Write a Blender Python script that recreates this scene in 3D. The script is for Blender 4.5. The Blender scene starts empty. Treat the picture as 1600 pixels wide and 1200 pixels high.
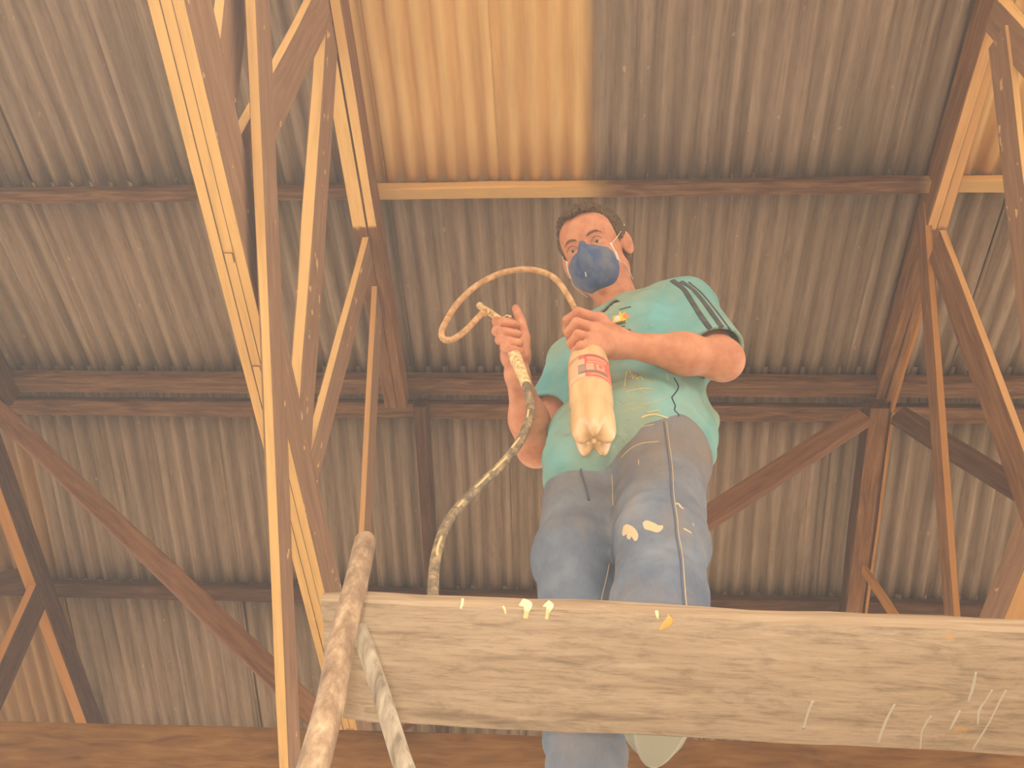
import bpy, math, random
import numpy as np
from mathutils import Vector, Matrix
from mathutils.bvhtree import BVHTree
try:
    import openvdb as vdb
except ImportError:
    import pyopenvdb as vdb

SC = bpy.context.scene
COL = SC.collection
RND = random.Random(7)
NPR = np.random.RandomState(7)

# ------------------------------------------------------------------ camera
# The camera stands at (0, 0, CZ); all building below is measured from it.
CZ = 1.5
F_PX = 1500.0
_F = np.array([105., -2496., -F_PX]); _F /= np.linalg.norm(_F)
_X = np.array([1., -.003, 0.]); _X[2] = -(_F[0] + _F[1]*_X[1])/_F[2]; _X /= np.linalg.norm(_X)
_Z = np.cross(_X, _F)
R = np.array([_X, _F, _Z])
cam_d = bpy.data.cameras.new('camera')
cam = bpy.data.objects.new('camera', cam_d); COL.objects.link(cam)
m4 = Matrix([list(R[0]) + [0], list(R[1]) + [0], list(R[2]) + [CZ], [0, 0, 0, 1]])
cam.matrix_world = m4
cam_d.sensor_width = 36.0
cam_d.lens = 36.0*F_PX/1600.0
cam_d.clip_start = 0.02
cam_d.clip_end = 200
SC.camera = cam

# ------------------------------------------------------------------ world, light, exposure
SC.view_settings.view_transform = 'Standard'
SC.view_settings.look = 'None'
SC.view_settings.exposure = -0.07
SC.view_settings.gamma = 1.0
SC.view_settings.use_curve_mapping = False
W = bpy.data.worlds.new('world'); SC.world = W; W.use_nodes = True
W.node_tree.nodes['Background'].inputs[0].default_value = (1.0, .925, .85, 1)
W.node_tree.nodes['Background'].inputs[1].default_value = 3.0
fl = bpy.data.lights.new('camera_flash', 'AREA'); fl.shape = 'RECTANGLE'; fl.size = .05; fl.size_y = .03
fl.energy = 10.0; fl.color = (1.0, .92, .82)
fo = bpy.data.objects.new('camera_flash', fl); COL.objects.link(fo)
off = R @ np.array([-.035, .045, -.0])
fo.matrix_world = Matrix([list(R[0]) + [off[0]], list(R[1]) + [off[1]], list(R[2]) + [off[2] + CZ], [0, 0, 0, 1]])

# ------------------------------------------------------------------ pixel <-> space
def ray(u, v): return R @ np.array([u - 800., 600. - v, -F_PX])
def onX(u, v, h): r = ray(u, v); return r*(h/r[0])
def onY(u, v, h): r = ray(u, v); return r*(h/r[1])
def onZ(u, v, h): r = ray(u, v); return r*(h/r[2])
def onP(u, v, p0, n): r = ray(u, v); return r*(np.dot(p0, n)/np.dot(r, n))
RTAN = math.tan(math.radians(10)); RIDGE_Y = 2.62; RIDGE_Z = 4.26
def roofZ(y): return RIDGE_Z - abs(y - RIDGE_Y)*RTAN
def onRoof(u, v):
    r = ray(u, v); t = (RIDGE_Z - RTAN*RIDGE_Y)/(r[2] - RTAN*r[1]); p = r*t
    if p[1] > RIDGE_Y: t = (RIDGE_Z + RTAN*RIDGE_Y)/(r[2] + RTAN*r[1]); p = r*t
    return p

# ------------------------------------------------------------------ object helpers
BASE = {}
def tag(o, label=None, cat=None, group=None, kind=None):
    if label: o['label'] = label
    if cat: o['category'] = cat
    if group: o['group'] = group
    if kind: o['kind'] = kind
    return o
def thing(name, label, cat, base, group=None, kind=None):
    o = bpy.data.objects.new(name, None); COL.objects.link(o)
    o.empty_display_size = .1
    base = np.array(base, float)
    o.location = (base[0], base[1], base[2] + CZ)
    BASE[o.name] = base
    return tag(o, label, cat, group, kind)
def mesh_obj(name, verts, faces, mats, parent=None, smooth=False, midx=None, base=None, label=None):
    """verts are measured from the camera foot frame; stored relative to the thing's base"""
    b = BASE[parent.name] if parent is not None else np.array(base if base is not None else (0, 0, -CZ), float)
    v = np.asarray(verts, float) - b
    me = bpy.data.meshes.new(name)
    me.from_pydata(v.tolist(), [], [list(map(int, f)) for f in faces])
    for m in (mats if isinstance(mats, (list, tuple)) else [mats]): me.materials.append(m)
    if midx is not None: me.polygons.foreach_set('material_index', midx)
    if smooth: me.polygons.foreach_set('use_smooth', [True]*len(me.polygons))
    me.update()
    o = bpy.data.objects.new(name, me); COL.objects.link(o)
    if parent is not None: o.parent = parent
    else: o.location = (b[0], b[1], b[2] + CZ)
    BASE[o.name] = b
    if label: o['label'] = label
    return o

# ------------------------------------------------------------------ materials
def srgb(r, g, b): return tuple(((c/255)/12.92 if c/255 <= .04045 else ((c/255 + .055)/1.055)**2.4) for c in (r, g, b)) + (1,)
class NT:
    def __init__(s, name, rough=.8, spec=.3):
        s.m = bpy.data.materials.new(name); s.m.use_nodes = True
        s.t = s.m.node_tree; s.b = s.t.nodes['Principled BSDF']
        s.b.inputs['Roughness'].default_value = rough
        s.b.inputs['Specular IOR Level'].default_value = spec
        s.tc = s.t.nodes.new('ShaderNodeTexCoord'); s.geo = s.t.nodes.new('ShaderNodeNewGeometry')
    def n(s, k, **kw):
        x = s.t.nodes.new(k)
        for a, b in kw.items(): setattr(x, a, b)
        return x
    def l(s, a, b): s.t.links.new(a, b)
    def mp(s, src, scale=(1, 1, 1), loc=(0, 0, 0), rot=(0, 0, 0)):
        x = s.n('ShaderNodeMapping'); s.l(src, x.inputs[0]); x.inputs['Scale'].default_value = scale
        x.inputs['Location'].default_value = loc; x.inputs['Rotation'].default_value = rot; return x.outputs[0]
    def noise(s, vec, scale, detail=4, rough=.55, dist=0):
        x = s.n('ShaderNodeTexNoise'); s.l(vec, x.inputs['Vector']); x.inputs['Scale'].default_value = scale
        x.inputs['Detail'].default_value = detail; x.inputs['Roughness'].default_value = rough
        x.inputs['Distortion'].default_value = dist; return x.outputs['Fac']
    def ramp(s, fac, stops):
        x = s.n('ShaderNodeValToRGB'); s.l(fac, x.inputs[0]); e = x.color_ramp.elements
        while len(e) < len(stops): e.new(.5)
        for k, (p, c) in enumerate(stops):
            e[k].position = p; e[k].color = c if len(c) == 4 else tuple(c) + (1,)
        return x.outputs[0]
    def mix(s, fac, a, b, mode='MIX'):
        x = s.n('ShaderNodeMix', data_type='RGBA', blend_type=mode)
        for v, i in ((fac, 0), (a, 6), (b, 7)):
            if isinstance(v, (int, float)): x.inputs[i].default_value = v
            elif isinstance(v, tuple): x.inputs[i].default_value = v
            else: s.l(v, x.inputs[i])
        return x.outputs[2]
    def math(s, op, a, b=0.0, clamp=False):
        x = s.n('ShaderNodeMath', operation=op, use_clamp=clamp)
        for v, i in ((a, 0), (b, 1)):
            if isinstance(v, (int, float)): x.inputs[i].default_value = v
            else: s.l(v, x.inputs[i])
        return x.outputs[0]
    def bump(s, h, strength=.3, dist=.01):
        x = s.n('ShaderNodeBump'); s.l(h, x.inputs['Height']); x.inputs['Strength'].default_value = strength
        x.inputs['Distance'].default_value = dist; s.l(x.outputs[0], s.b.inputs['Normal'])
    def col(s, c):
        if isinstance(c, tuple): s.b.inputs['Base Color'].default_value = c
        else: s.l(c, s.b.inputs['Base Color'])
        return s.m
    def rnd(s): return s.n('ShaderNodeObjectInfo').outputs['Random']
    def pos(s): return s.geo.outputs['Position']
    def sep(s, v): x = s.n('ShaderNodeSeparateXYZ'); s.l(v, x.inputs[0]); return x.outputs
    def step(s, val, a, b):
        x = s.n('ShaderNodeMapRange', interpolation_type='SMOOTHSTEP'); s.l(val, x.inputs[0])
        x.inputs[1].default_value = a; x.inputs[2].default_value = b; return x.outputs[0]

CREAM = srgb(250, 202, 134)
def shifted(t, vec):                      # every object gets its own patch of the texture
    add = t.n('ShaderNodeVectorMath', operation='ADD'); t.l(vec, add.inputs[0])
    mul = t.n('ShaderNodeMath', operation='MULTIPLY'); t.l(t.rnd(), mul.inputs[0]); mul.inputs[1].default_value = 37.0
    t.l(mul.outputs[0], add.inputs[1]); return add.outputs[0]
def wood(name, c0, c1, c2, rough=.85, specks=None, sc=9.0, paint=None):
    t = NT(name, rough, .2)
    v = shifted(t, t.tc.outputs['Object'])
    g = t.noise(t.mp(v, (.9, sc, sc)), 5.0, 6, .6, .6)
    fine = t.noise(t.mp(v, (2, 60, 60)), 3.0, 3, .6)
    blot = t.noise(v, 3.0, 3)
    c = t.ramp(g, [(.28, c0), (.5, c1), (.74, c2)])
    c = t.mix(t.math('MULTIPLY', blot, .35), c, c0)
    if specks:
        s = t.ramp(t.noise(t.mp(v, (.6, 1, 1)), 26.0, 2, .4), [(.70, (0, 0, 0)), (.73, (1, 1, 1))])
        c = t.mix(s, c, specks)
    t.bump(t.math('ADD', g, t.math('MULTIPLY', fine, .4)), .25, .004)
    return t.col(c)
def sprayed(name, edge=None, under=None, base=CREAM, var=.08):
    """cream latex sprayed on wood; edge = world Y where the spraying stops"""
    t = NT(name, .75, .25)
    v = shifted(t, t.tc.outputs['Object'])
    g = t.noise(t.mp(v, (.8, 8, 8)), 5.0, 5, .6, .4)
    dk = tuple(x*(1 - 2.2*var) for x in base[:3]) + (1,); lt = tuple(min(1, x*(1 + var)) for x in base[:3]) + (1,)
    c = t.ramp(g, [(.25, dk), (.5, base), (.8, lt)])
    crack = t.ramp(t.noise(t.mp(v, (.35, 26, 26)), 2.4, 3, .5), [(.70, (0, 0, 0)), (.76, (1, 1, 1))])
    c = t.mix(t.math('MULTIPLY', crack, .35), c, srgb(150, 105, 65))
    if edge is not None:
        y = t.sep(t.pos())[1]
        y = t.math('ADD', y, t.math('MULTIPLY', t.math('SUBTRACT', t.noise(t.pos(), 14.0, 3), .5), .06))
        k = t.step(y, edge - .008, edge + .012)
        uc = t.ramp(g, [(.3, under[0]), (.55, under[1]), (.8, under[2])])
        c = t.mix(k, c, uc)
    t.bump(g, .2, .003)
    return t.col(c)
WD = [srgb(112, 74, 44), srgb(146, 102, 66), srgb(176, 130, 90)]
WK = [srgb(72, 46, 30), srgb(98, 66, 44), srgb(124, 90, 62)]
M_side = wood('dusty_wood', srgb(142, 106, 78), srgb(164, 124, 92), srgb(182, 142, 108), specks=srgb(225, 180, 120))
M_side2 = wood('brown_wood', *WD)
M_dark = wood('dark_wood', *WK)
M_brace = wood('reddish_wood', srgb(110, 72, 46), srgb(138, 94, 62), srgb(160, 114, 78))
M_beam = wood('orange_wood', srgb(108, 72, 34), srgb(148, 102, 52), srgb(176, 130, 74), sc=5)
M_under = sprayed('sprayed_wood')
M_chord_l = sprayed('sprayed_until_work_edge', 1.55, WD)
M_under_r = sprayed('sprayed_thin', base=srgb(222, 168, 108))
M_chord_r = sprayed('sprayed_until_work_edge_right', 1.60, WD, base=srgb(226, 172, 112))
M_under_o = sprayed('sprayed_ochre', base=srgb(190, 132, 72))

def purlin_mat():
    t = NT('purlin_wood', .85, .2)
    v = shifted(t, t.tc.outputs['Object'])
    g = t.noise(t.mp(v, (.9, 9, 9)), 5.0, 6, .6, .6)
    c = t.ramp(g, [(.28, srgb(92, 62, 42)), (.5, srgb(122, 86, 60)), (.74, srgb(158, 118, 84))])
    x, y, z = t.sep(t.pos())[:3]
    n = t.math('MULTIPLY', t.math('SUBTRACT', t.noise(t.pos(), 6.0, 3), .5), .12)
    xx = t.math('ADD', x, n)
    a = t.math('MULTIPLY', t.step(xx, -1.02, -.96), t.math('SUBTRACT', 1.0, t.step(xx, -.04, .14)))
    b = t.step(xx, 1.40, 1.50)
    k = t.math('MULTIPLY', t.math('MAXIMUM', a, b), t.math('SUBTRACT', 1.0, t.step(y, 1.7, 1.8)))
    nrm = t.sep(t.geo.outputs['Normal'])[1]
    front = t.step(t.math('MULTIPLY', nrm, -1.0), .3, .8)     # the face towards the sprayer took the full coat
    k = t.math('MULTIPLY', k, t.math('ADD', .62, t.math('MULTIPLY', front, .38)))
    c = t.mix(k, c, CREAM)
    t.bump(g, .25, .004)
    return t.col(c)
M_purlin = purlin_mat()

def sheet_mat():
    t = NT('fibre_cement', .9, .15)
    p = t.pos()
    rn = t.n('ShaderNodeObjectInfo').outputs['Random']
    off = t.n('ShaderNodeCombineXYZ'); t.l(t.math('MULTIPLY', rn, 9.0), off.inputs[2])
    add = t.n('ShaderNodeVectorMath', operation='ADD'); t.l(p, add.inputs[0]); t.l(off.outputs[0], add.inputs[1])
    q = add.outputs[0]
    st = t.noise(t.mp(q, (24, .7, 1)), 1.6, 6, .6, .1)
    fine = t.noise(t.mp(q, (60, 6, 6)), 1.5, 4, .7)
    blot = t.noise(t.mp(q, (1.2, .7, 1)), 1.3, 4, .6)
    c = t.ramp(st, [(.25, srgb(126, 106, 90)), (.48, srgb(166, 142, 123)), (.62, srgb(182, 157, 137)), (.82, srgb(212, 186, 164))])
    c = t.mix(t.math('MULTIPLY', t.ramp(blot, [(.45, (0, 0, 0)), (.7, (1, 1, 1))]), .4), c, srgb(132, 118, 96))
    c = t.mix(t.math('MULTIPLY', t.ramp(fine, [(.5, (0, 0, 0)), (.75, (1, 1, 1))]), .35), c, srgb(98, 80, 58))
    flk = t.ramp(t.noise(t.mp(q, (3, 1.2, 1)), 16.0, 2, .4), [(.745, (0, 0, 0)), (.765, (1, 1, 1))])
    c = t.mix(t.math('MULTIPLY', flk, .6), c, srgb(214, 176, 140))
    c = t.mix(t.math('MULTIPLY', rn, .15), c, srgb(120, 106, 86))
    # the sprayed bay: cream latex with a soft overspray edge
    x, y, z = t.sep(p)[:3]
    xn = t.math('ADD', x, t.math('MULTIPLY', t.math('SUBTRACT', t.noise(p, 5.0, 2), .5), .02))
    a = t.math('MULTIPLY', t.step(xn, -1.0, -.93), t.math('SUBTRACT', 1.0, t.step(xn, -.005, .05)))
    b = t.step(xn, 1.47, 1.52)
    k = t.math('MULTIPLY', t.math('MAXIMUM', a, b), t.math('SUBTRACT', 1.0, t.step(y, 1.40, 1.42)))
    pc = t.ramp(t.noise(t.mp(q, (10, .8, 1)), 2.0, 4), [(.3, srgb(222, 178, 120)), (.6, srgb(242, 198, 136)), (.8, srgb(250, 208, 148))])
    c = t.mix(k, c, pc)
    # orange-lit tone of the far left bay, mixed into the sheet colour
    o = t.math('MULTIPLY', t.math('SUBTRACT', 1.0, t.step(xn, -3.1, -3.02)), t.step(y, 2.7, 3.1))
    c = t.mix(t.math('MULTIPLY', o, .4), c, srgb(190, 135, 60))
    t.bump(t.math('ADD', st, fine), .25, .004)
    return t.col(c)
M_sheet = sheet_mat()

# ------------------------------------------------------------------ floor
def floor():
    t = NT('bare_concrete', .9, .2)
    n = t.noise(t.pos(), 1.4, 6); t.bump(n, .2, .01)
    m = t.col(t.ramp(n, [(.3, srgb(150, 136, 112)), (.7, srgb(196, 180, 150))]))
    s = 30.0; v = []; f = []; N = 8
    for j in range(N + 1):
        for i in range(N + 1): v.append((-s + 2*s*i/N, -s + 2*s*j/N, -CZ))
    for j in range(N):
        for i in range(N): a = j*(N + 1) + i; f.append((a, a + 1, a + N + 2, a + N + 1))
    o = mesh_obj('floor', v, f, m, base=(0, 0, -CZ)); tag(o, kind='structure')
floor()

# ------------------------------------------------------------------ dusty air (paint mist and dust hang in the whole shed)
def haze(density):
    x0, x1, y0, y1, z0, z1 = -9, 9, -7, 11, -CZ + .02, 5.2
    v = [(x, y, z) for z in (z0, z1) for y in (y0, y1) for x in (x0, x1)]
    f = [(0, 2, 3, 1), (4, 5, 7, 6), (0, 1, 5, 4), (2, 6, 7, 3), (0, 4, 6, 2), (1, 3, 7, 5)]
    m = bpy.data.materials.new('dusty_air'); m.use_nodes = True; t = m.node_tree
    t.nodes.remove(t.nodes['Principled BSDF']); vs = t.nodes.new('ShaderNodeVolumeScatter')
    vs.inputs['Color'].default_value = (.98, .94, .90, 1); vs.inputs['Density'].default_value = density; vs.inputs['Anisotropy'].default_value = .0
    t.links.new(vs.outputs[0], t.nodes['Material Output'].inputs['Volume'])
    o = mesh_obj('dust_haze', v, f, m, base=(0, 0, -CZ)); tag(o, 'warm dusty haze filling the air under the roof', 'haze', kind='stuff')
haze(.014)

# ------------------------------------------------------------------ beams
def beam(name, a0, a1, cross, t_cross, depth, mats, parent=None, up=None, ext=(0, 0), seg=6, jit=.0012, label=None, sag=0, chf=.07):
    """box beam from its lower arris a0->a1. cross: unit vector the thickness runs along; depth runs 'up'.
    The object's own X axis runs along the beam; slot 1 is used on the underside."""
    a0 = np.array(a0, float); a1 = np.array(a1, float); d = a1 - a0; L = np.linalg.norm(d); d /= L
    a0 = a0 - d*ext[0]; a1 = a1 + d*ext[1]; L = L + ext[0] + ext[1]
    cross = np.array(cross, float); cross -= d*np.dot(d, cross); cross /= np.linalg.norm(cross)
    u = np.cross(cross, d)
    ref = np.array(up if up is not None else (0, 0, 1.))
    if np.dot(u, ref) < 0: u = -u
    lx, ly = d, np.cross(u, d)
    sgn = 1 if np.dot(ly, cross) > 0 else -1
    ch = min(t_cross, depth)*chf
    T, D = t_cross, depth
    sec = [(ch, 0), (T - ch, 0), (T, ch), (T, D - ch), (T - ch, D), (ch, D), (0, D - ch), (0, ch)]
    v = []; f = []; mi = []
    for k in range(seg + 1):
        x = L*k/seg
        jj = [(NPR.randn()*jit, NPR.randn()*jit) for _ in sec]
        for (y, z), (jy, jz) in zip(sec, jj):
            v.append((x, sgn*(y + jy), z + jz + sag*math.sin(math.pi*k/seg)))
    n = len(sec)
    for k in range(seg):
        for i in range(n):
            j = (i + 1) % n
            q = (k*n + i, k*n + j, (k + 1)*n + j, (k + 1)*n + i)
            f.append(q if sgn < 0 else q[::-1]); mi.append(1 if i == 0 else 0)
    e0 = tuple(range(n)); e1 = tuple(seg*n + i for i in range(n))
    f.append(e0[::-1] if sgn < 0 else e0); f.append(e1 if sgn < 0 else e1[::-1]); mi += [0, 0]
    me = bpy.data.meshes.new(name); me.from_pydata(v, [], f)
    ml = mats if isinstance(mats, (list, tuple)) else [mats, mats]
    for m in ml: me.materials.append(m)
    me.polygons.foreach_set('material_index', mi); me.update()
    o = bpy.data.objects.new(name, me); COL.objects.link(o)
    b = BASE[parent.name] if parent is not None else np.array([0, 0, -CZ])
    rot = Matrix([[lx[i], ly[i], u[i]] for i in range(3)]).to_4x4()
    loc = a0 - b
    M = Matrix.Translation(Vector(loc)) @ rot
    if parent is not None: o.parent = parent; o.matrix_local = M
    else:
        o.matrix_world = Matrix.Translation(Vector((a0[0], a0[1], a0[2] + CZ))) @ rot
    BASE[o.name] = b
    if label: o['label'] = label
    return o
def tbeam(name, X, side, p0, p1, q, s, mats, parent, ext=(0, 0), extY=None, **kw):
    """truss member in the plane x = X. p0, p1: lower arris; q: on the upper edge; s: on the far arris (or a number: thickness)"""
    a0 = onX(*p0, X); a1 = onX(*p1, X); d = (a1 - a0); d /= np.linalg.norm(d)
    if isinstance(q, (int, float)): D = q
    else:
        w = onX(*q, X) - a0; w = w - d*np.dot(w, d); D = np.linalg.norm(w)
    upd = None
    if not isinstance(q, (int, float)): upd = w/D
    if isinstance(s, (int, float)): T = s
    else:
        nrm = upd if upd is not None else np.cross((1., 0, 0), d)
        T = abs(onP(*s, a0, nrm)[0] - X)
    if extY is not None:
        e0 = e1 = 0
        if extY[0] is not None: e0 = abs((a0[1] - extY[0])/d[1])
        if extY[1] is not None: e1 = abs((extY[1] - a1[1])/d[1])
        ext = (e0, e1)
    if VERB: print(name, 'a0', np.round(a0, 2), 'a1', np.round(a1, 2), 'D %.3f T %.3f' % (D, T))
    return beam(name, a0, a1, (-side, 0, 0), T, D, mats, parent, up=upd, ext=ext, **kw)
VERB = False

# ---- left truss (plane facing +X)
XL = -.93
tl = thing('roof_truss', 'cream-sprayed timber truss crossing the left third of the frame', 'truss', (XL - .05, 1.5, 2.3))
mL = [M_side, M_under]
# bottom chord: three boards nailed side by side
ch0 = onX(288, 0, XL); ch1 = onX(505, 915, XL)
tot = abs(onP(230, 0, ch0, np.array([0, 0, 1.]))[0] - XL)
dch = (ch1 - ch0)/np.linalg.norm(ch1 - ch0)
wb = tot/3
for k, (gap, dz) in enumerate(((0, 0), (.0012, .0012), (.0012, -.001))):
    a = ch0 + np.array([-k*wb - (gap if k else 0), 0, dz]); b = ch1 + np.array([-k*wb - (gap if k else 0), 0, dz])
    beam('chord_board', a, b, (-1, 0, 0), wb - gap, .17, mL, tl, ext=(1.6, 2.3), seg=14, jit=.0004, chf=.025)
# blocks between the boards
for yy in (1.02, 1.40):
    t0 = (yy - ch0[1])/dch[1]; c = ch0 + dch*t0
    beam('spacer_block', c + np.array([-wb*1.1, 0, -.006]), c + dch*.03 + np.array([-wb*1.1, 0, -.006]), (-1, 0, 0), wb*.8, .03, mL, tl, seg=1, jit=.0003, chf=.05)
# top chord, near slope
tc_p = onX(529, 0, -.93); tc_q = onX(592, 300, -.93)
XT = -.925
def chordline(X, yy, drop): return np.array([X, yy, roofZ(yy) - drop])
dropN = .13
beam('top_chord', (-.90, -1.5, roofZ(-1.5) - .185), (-.90, 2.60, roofZ(2.6) - .185), (-1, 0, 0), .045, .12, [M_side2, M_chord_l], tl, seg=10)
beam('top_chord', (-.9475, -1.5, roofZ(-1.5) - .182), (-.9475, 2.60, roofZ(2.6) - .182), (-1, 0, 0), .065, .12, [M_side2, M_chord_l], tl, seg=10)
beam('top_chord', (-.80, 2.58, RIDGE_Z - .21), (-.80, 5.4, roofZ(5.4) - .20), (-1, 0, 0), .06, .125, [M_dark, M_dark], tl, seg=8)
# webs
XW = -.945
tbeam('web', XW, 1, (352, 0), (345, 62), (377, 110), (335, 0), mL, tl, ext=(.5, .1))
tbeam('web', XW, 1, (488, 0), (377, 210), (435, 210), (475, 0), mL, tl, ext=(.22, .12))
tbeam('web', XW, 1, (510, 60), (470, 637), (500, 500), (491, 60), mL, tl, ext=(.10, .12))
tbeam('web', XW, 1, (580, 357), (485, 712), (531, 620), (566, 370), mL, tl, ext=(.05, .16))
tbeam('web', XW, 1, (592, 400), (569, 830), (598, 480), (579, 470), [M_side, M_under_r], tl, ext=(.05, 1.1))
tbeam('web', XW, 1, (640, 700), (560, 1100), .08, .035, [M_side2, M_under_r], tl, ext=(.0, .25)) if False else None
# long strut nailed to the near side of the chord
tbeam('strut', XL + .055, 1, (400, 0), (452, 1200), (442, 500), (382, 0), [M_side, M_under], tl, ext=(.9, 1.9), seg=14)

# ---- right truss (plane facing -X)
XR = 1.45
tr = thing('roof_truss', 'brown timber truss on the right, its near undersides sprayed cream', 'truss', (XR + .05, 1.6, 2.55))
mR = [M_side2, M_under_r]
tbeam('top_chord', XR, -1, (1554, 0), (1448, 355), (1525, 0), .045, [M_side2, M_chord_r], tr, extY=(-1.5, 2.60), seg=10)
tbeam('top_chord', XR + .05, -1, (1565, 0), (1463, 355), .11, .05, [M_side2, M_chord_r], tr, extY=(-1.5, 2.60), seg=10)
beam('top_chord', (XR - .06, 2.58, RIDGE_Z - .20), (XR - .06, 5.4, roofZ(5.4) - .19), (1, 0, 0), .10, .115, [M_dark, M_side2], tr, seg=8)
tbeam('web', XR - .01, -1, (1456, 500), (1490, 965), (1442, 500), (1467, 500), [M_side2, M_under_o], tr, ext=(.52, .3))
tbeam('web', XR - .005, -1, (1521, 500), (1600, 710), (1485, 500), (1533, 500), mR, tr, ext=(.52, .2))
tbeam('bottom_chord', XR, -1, (1600, 880), (1566, 965), (1527, 965), .15, [M_side, M_under_r], tr, extY=(-1.5, 4.9), seg=12)
tbeam('web', XR - .012, -1, (1577, 100), (1600, 300), (1571, 320), (1588, 100), [M_side, M_under], tr, ext=(.15, .68))
tbeam('web', XR, -1, (1575, 20), (1612, 62), .12, .05, [M_side, M_under], tr, ext=(.15, 1.2))
for (ya, yb) in ((1.75, 2.6), (2.6, 3.9)):
    beam('side_lath', (XR + .052, ya, roofZ(ya) - .20), (XR + .045, yb, roofZ(yb) - .20), (1, 0, 0), .014, .03, [M_under_o, M_under_o], tr, seg=6)
tbeam('web', XR + .0, -1, (1345, 895), (1392, 968), .05, (1352, 895), [M_under_o, M_under_o], tr, ext=(.05, .8))

# ---- far left truss
XF = -3.0
tf = thing('roof_truss', 'dark timber truss at the far lower left corner', 'truss', (XF - .05, 3.8, 2.4))
tbeam('top_chord', XF, 1, (68, 943), (133, 1120), (160, 1123), (110, 1110), [M_dark, M_under_o], tf, extY=(2.62, 5.4), seg=8)
tbeam('top_chord', XF, 1, onto0 if False else (-60, 560), (-100, 420), .12, .07, [M_dark, M_dark], tf, extY=None, ext=(.1, 1.2)) if False else None
beam('top_chord', (XF, -1.2, roofZ(-1.2) - .18), (XF, 2.6, roofZ(2.6) - .18), (-1, 0, 0), .07, .12, [M_dark, M_dark], tf, seg=8)
tbeam('web', XF - .0, 1, (53, 923), (0, 1040), (42, 1018), .05, [M_dark, M_under_o], tf, ext=(.05, .9))
beam('bottom_chord', (XF, -1.2, 2.4), (XF, 4.9, 2.52), (-1, 0, 0), .1, .16, [M_dark, M_dark], tf, seg=8)

# ------------------------------------------------------------------ purlins, braces, cross beam
ROOFN1 = np.array([0, -math.sin(math.radians(10)), math.cos(math.radians(10))])
ROOFN2 = np.array([0, math.sin(math.radians(10)), math.cos(math.radians(10))])
def purlin(y, h, w, label, name='roof_purlin', x0=-5.2, x1=4.4, skew=0, z=0, mats=None):
    n = ROOFN1 if y < RIDGE_Y - .01 else ROOFN2
    ys0, ys1 = y - skew, y + skew
    p0 = np.array([x0, ys0, roofZ(ys0) - .012 + z]) - n*h
    p1 = np.array([x1, ys1, roofZ(ys1) - .012 + z]) - n*h
    s = np.array([0, n[2], -n[1]])
    o = beam(name, p0, p1, s, w, h, mats or [M_purlin, M_purlin], None, up=n, seg=40, jit=.0016)
    tag(o, label, 'purlin'); return o
purlin(1.395, .052, .058, 'long purlin under the roof sheets behind the man\'s head, sprayed cream at left')
purlin(2.475, .06, .105, 'upper of the two adjoining ridge purlins behind the man\'s waist', skew=.02)
purlin(2.655, .06, .085, 'lower of the two adjoining ridge purlins behind the man\'s waist', skew=.02)
purlin(3.79, .06, .09, 'dark purlin across the far roof slope just above the plank\'s top edge', skew=.02, mats=[M_dark, M_dark])
purlin(5.0, .06, .06, 'lowest far purlin, almost hidden behind the heavy horizontal beam at the bottom')

cb = beam('cross_beam', onY(0, 1187, 3.0) + np.array([-3, 0, 0]), onY(430, 1197, 3.0) + np.array([5.6, 0, .02]), (0, 1, 0), .09, .17,
          [M_beam, M_beam], None, seg=30, jit=.002)
tag(cb, 'heavy orange-brown horizontal beam along the bottom edge behind the plank', 'beam')
def brace(name, a, b, w, d, label, mats, upd=(0, -.8, .6)):
    o = beam(name, a, b, (0, 1, .3), w, d, mats, None, up=(0, -.2, 1), seg=8, jit=.002)
    return tag(o, label, 'brace')
brace('diagonal_brace', onY(-30, 632, 2.55), onY(485, 1132, 2.90), .07, .085,
      'dark reddish brace slanting from far left truss down towards the cream strut', [M_brace, M_brace])
brace('diagonal_brace', onY(1362, 655, 2.56), onY(610, 1147, 2.90), .06, .095,
      'reddish-brown brace slanting down left from the right truss to behind the man\'s hip', [M_brace, M_brace])
brace('diagonal_brace', onY(1395, 650, 2.56), onY(2150, 1120, 2.90), .06, .095,
      'dark brace slanting down right from the right truss to the frame edge', [M_dark, M_dark])
brace('diagonal_brace', onX(60, 905, XF - .08), onX(60, 905, XF - .08) + np.array([-2.2, .1, -.55]), .07, .10,
      'short dark brace leaving the far left truss towards the left frame edge', [M_dark, M_dark])

# ------------------------------------------------------------------ corrugated roof sheets
roof = thing('ceiling', None, None, (0, RIDGE_Y, RIDGE_Z), kind='structure')
SW, PITCH, AMP, TH = .545, .0908, .0170, .005
def sheet_mesh(L):
    N = 64; wv = SW + .045; v = []; f = []
    for r, y in enumerate((0, L/2, L)):
        for lay in (0, 1):
            for i in range(N + 1):
                x = wv*i/N - wv/2
                v.append((x, y, AMP*(2*(.5 + .5*math.cos(2*math.pi*x/PITCH))**1.7 - .8) + lay*TH))
    S = 2*(N + 1)
    for r in range(2):
        for i in range(N):
            a = r*S + i; b = a + S
            f.append((a, b, b + 1, a + 1))
            a2 = a + N + 1; b2 = b + N + 1
            f.append((a2, a2 + 1, b2 + 1, b2))
        for i in (0, N):
            a = r*S + i; b = a + S; q = (a, a + N + 1, b + N + 1, b); f.append(q if i == 0 else q[::-1])
    for r in (0, 2):
        for i in range(N):
            a = r*S + i; q = (a, a + 1, a + N + 2, a + N + 1); f.append(q if r == 0 else q[::-1])
    me = bpy.data.meshes.new('roof_sheet'); me.from_pydata(v, [], f); me.materials.append(M_sheet)
    me.polygons.foreach_set('use_smooth', [True]*len(me.polygons)); me.update(); return me
SM = sheet_mesh(1.30)
cap_v = []; cap_f = []
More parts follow.
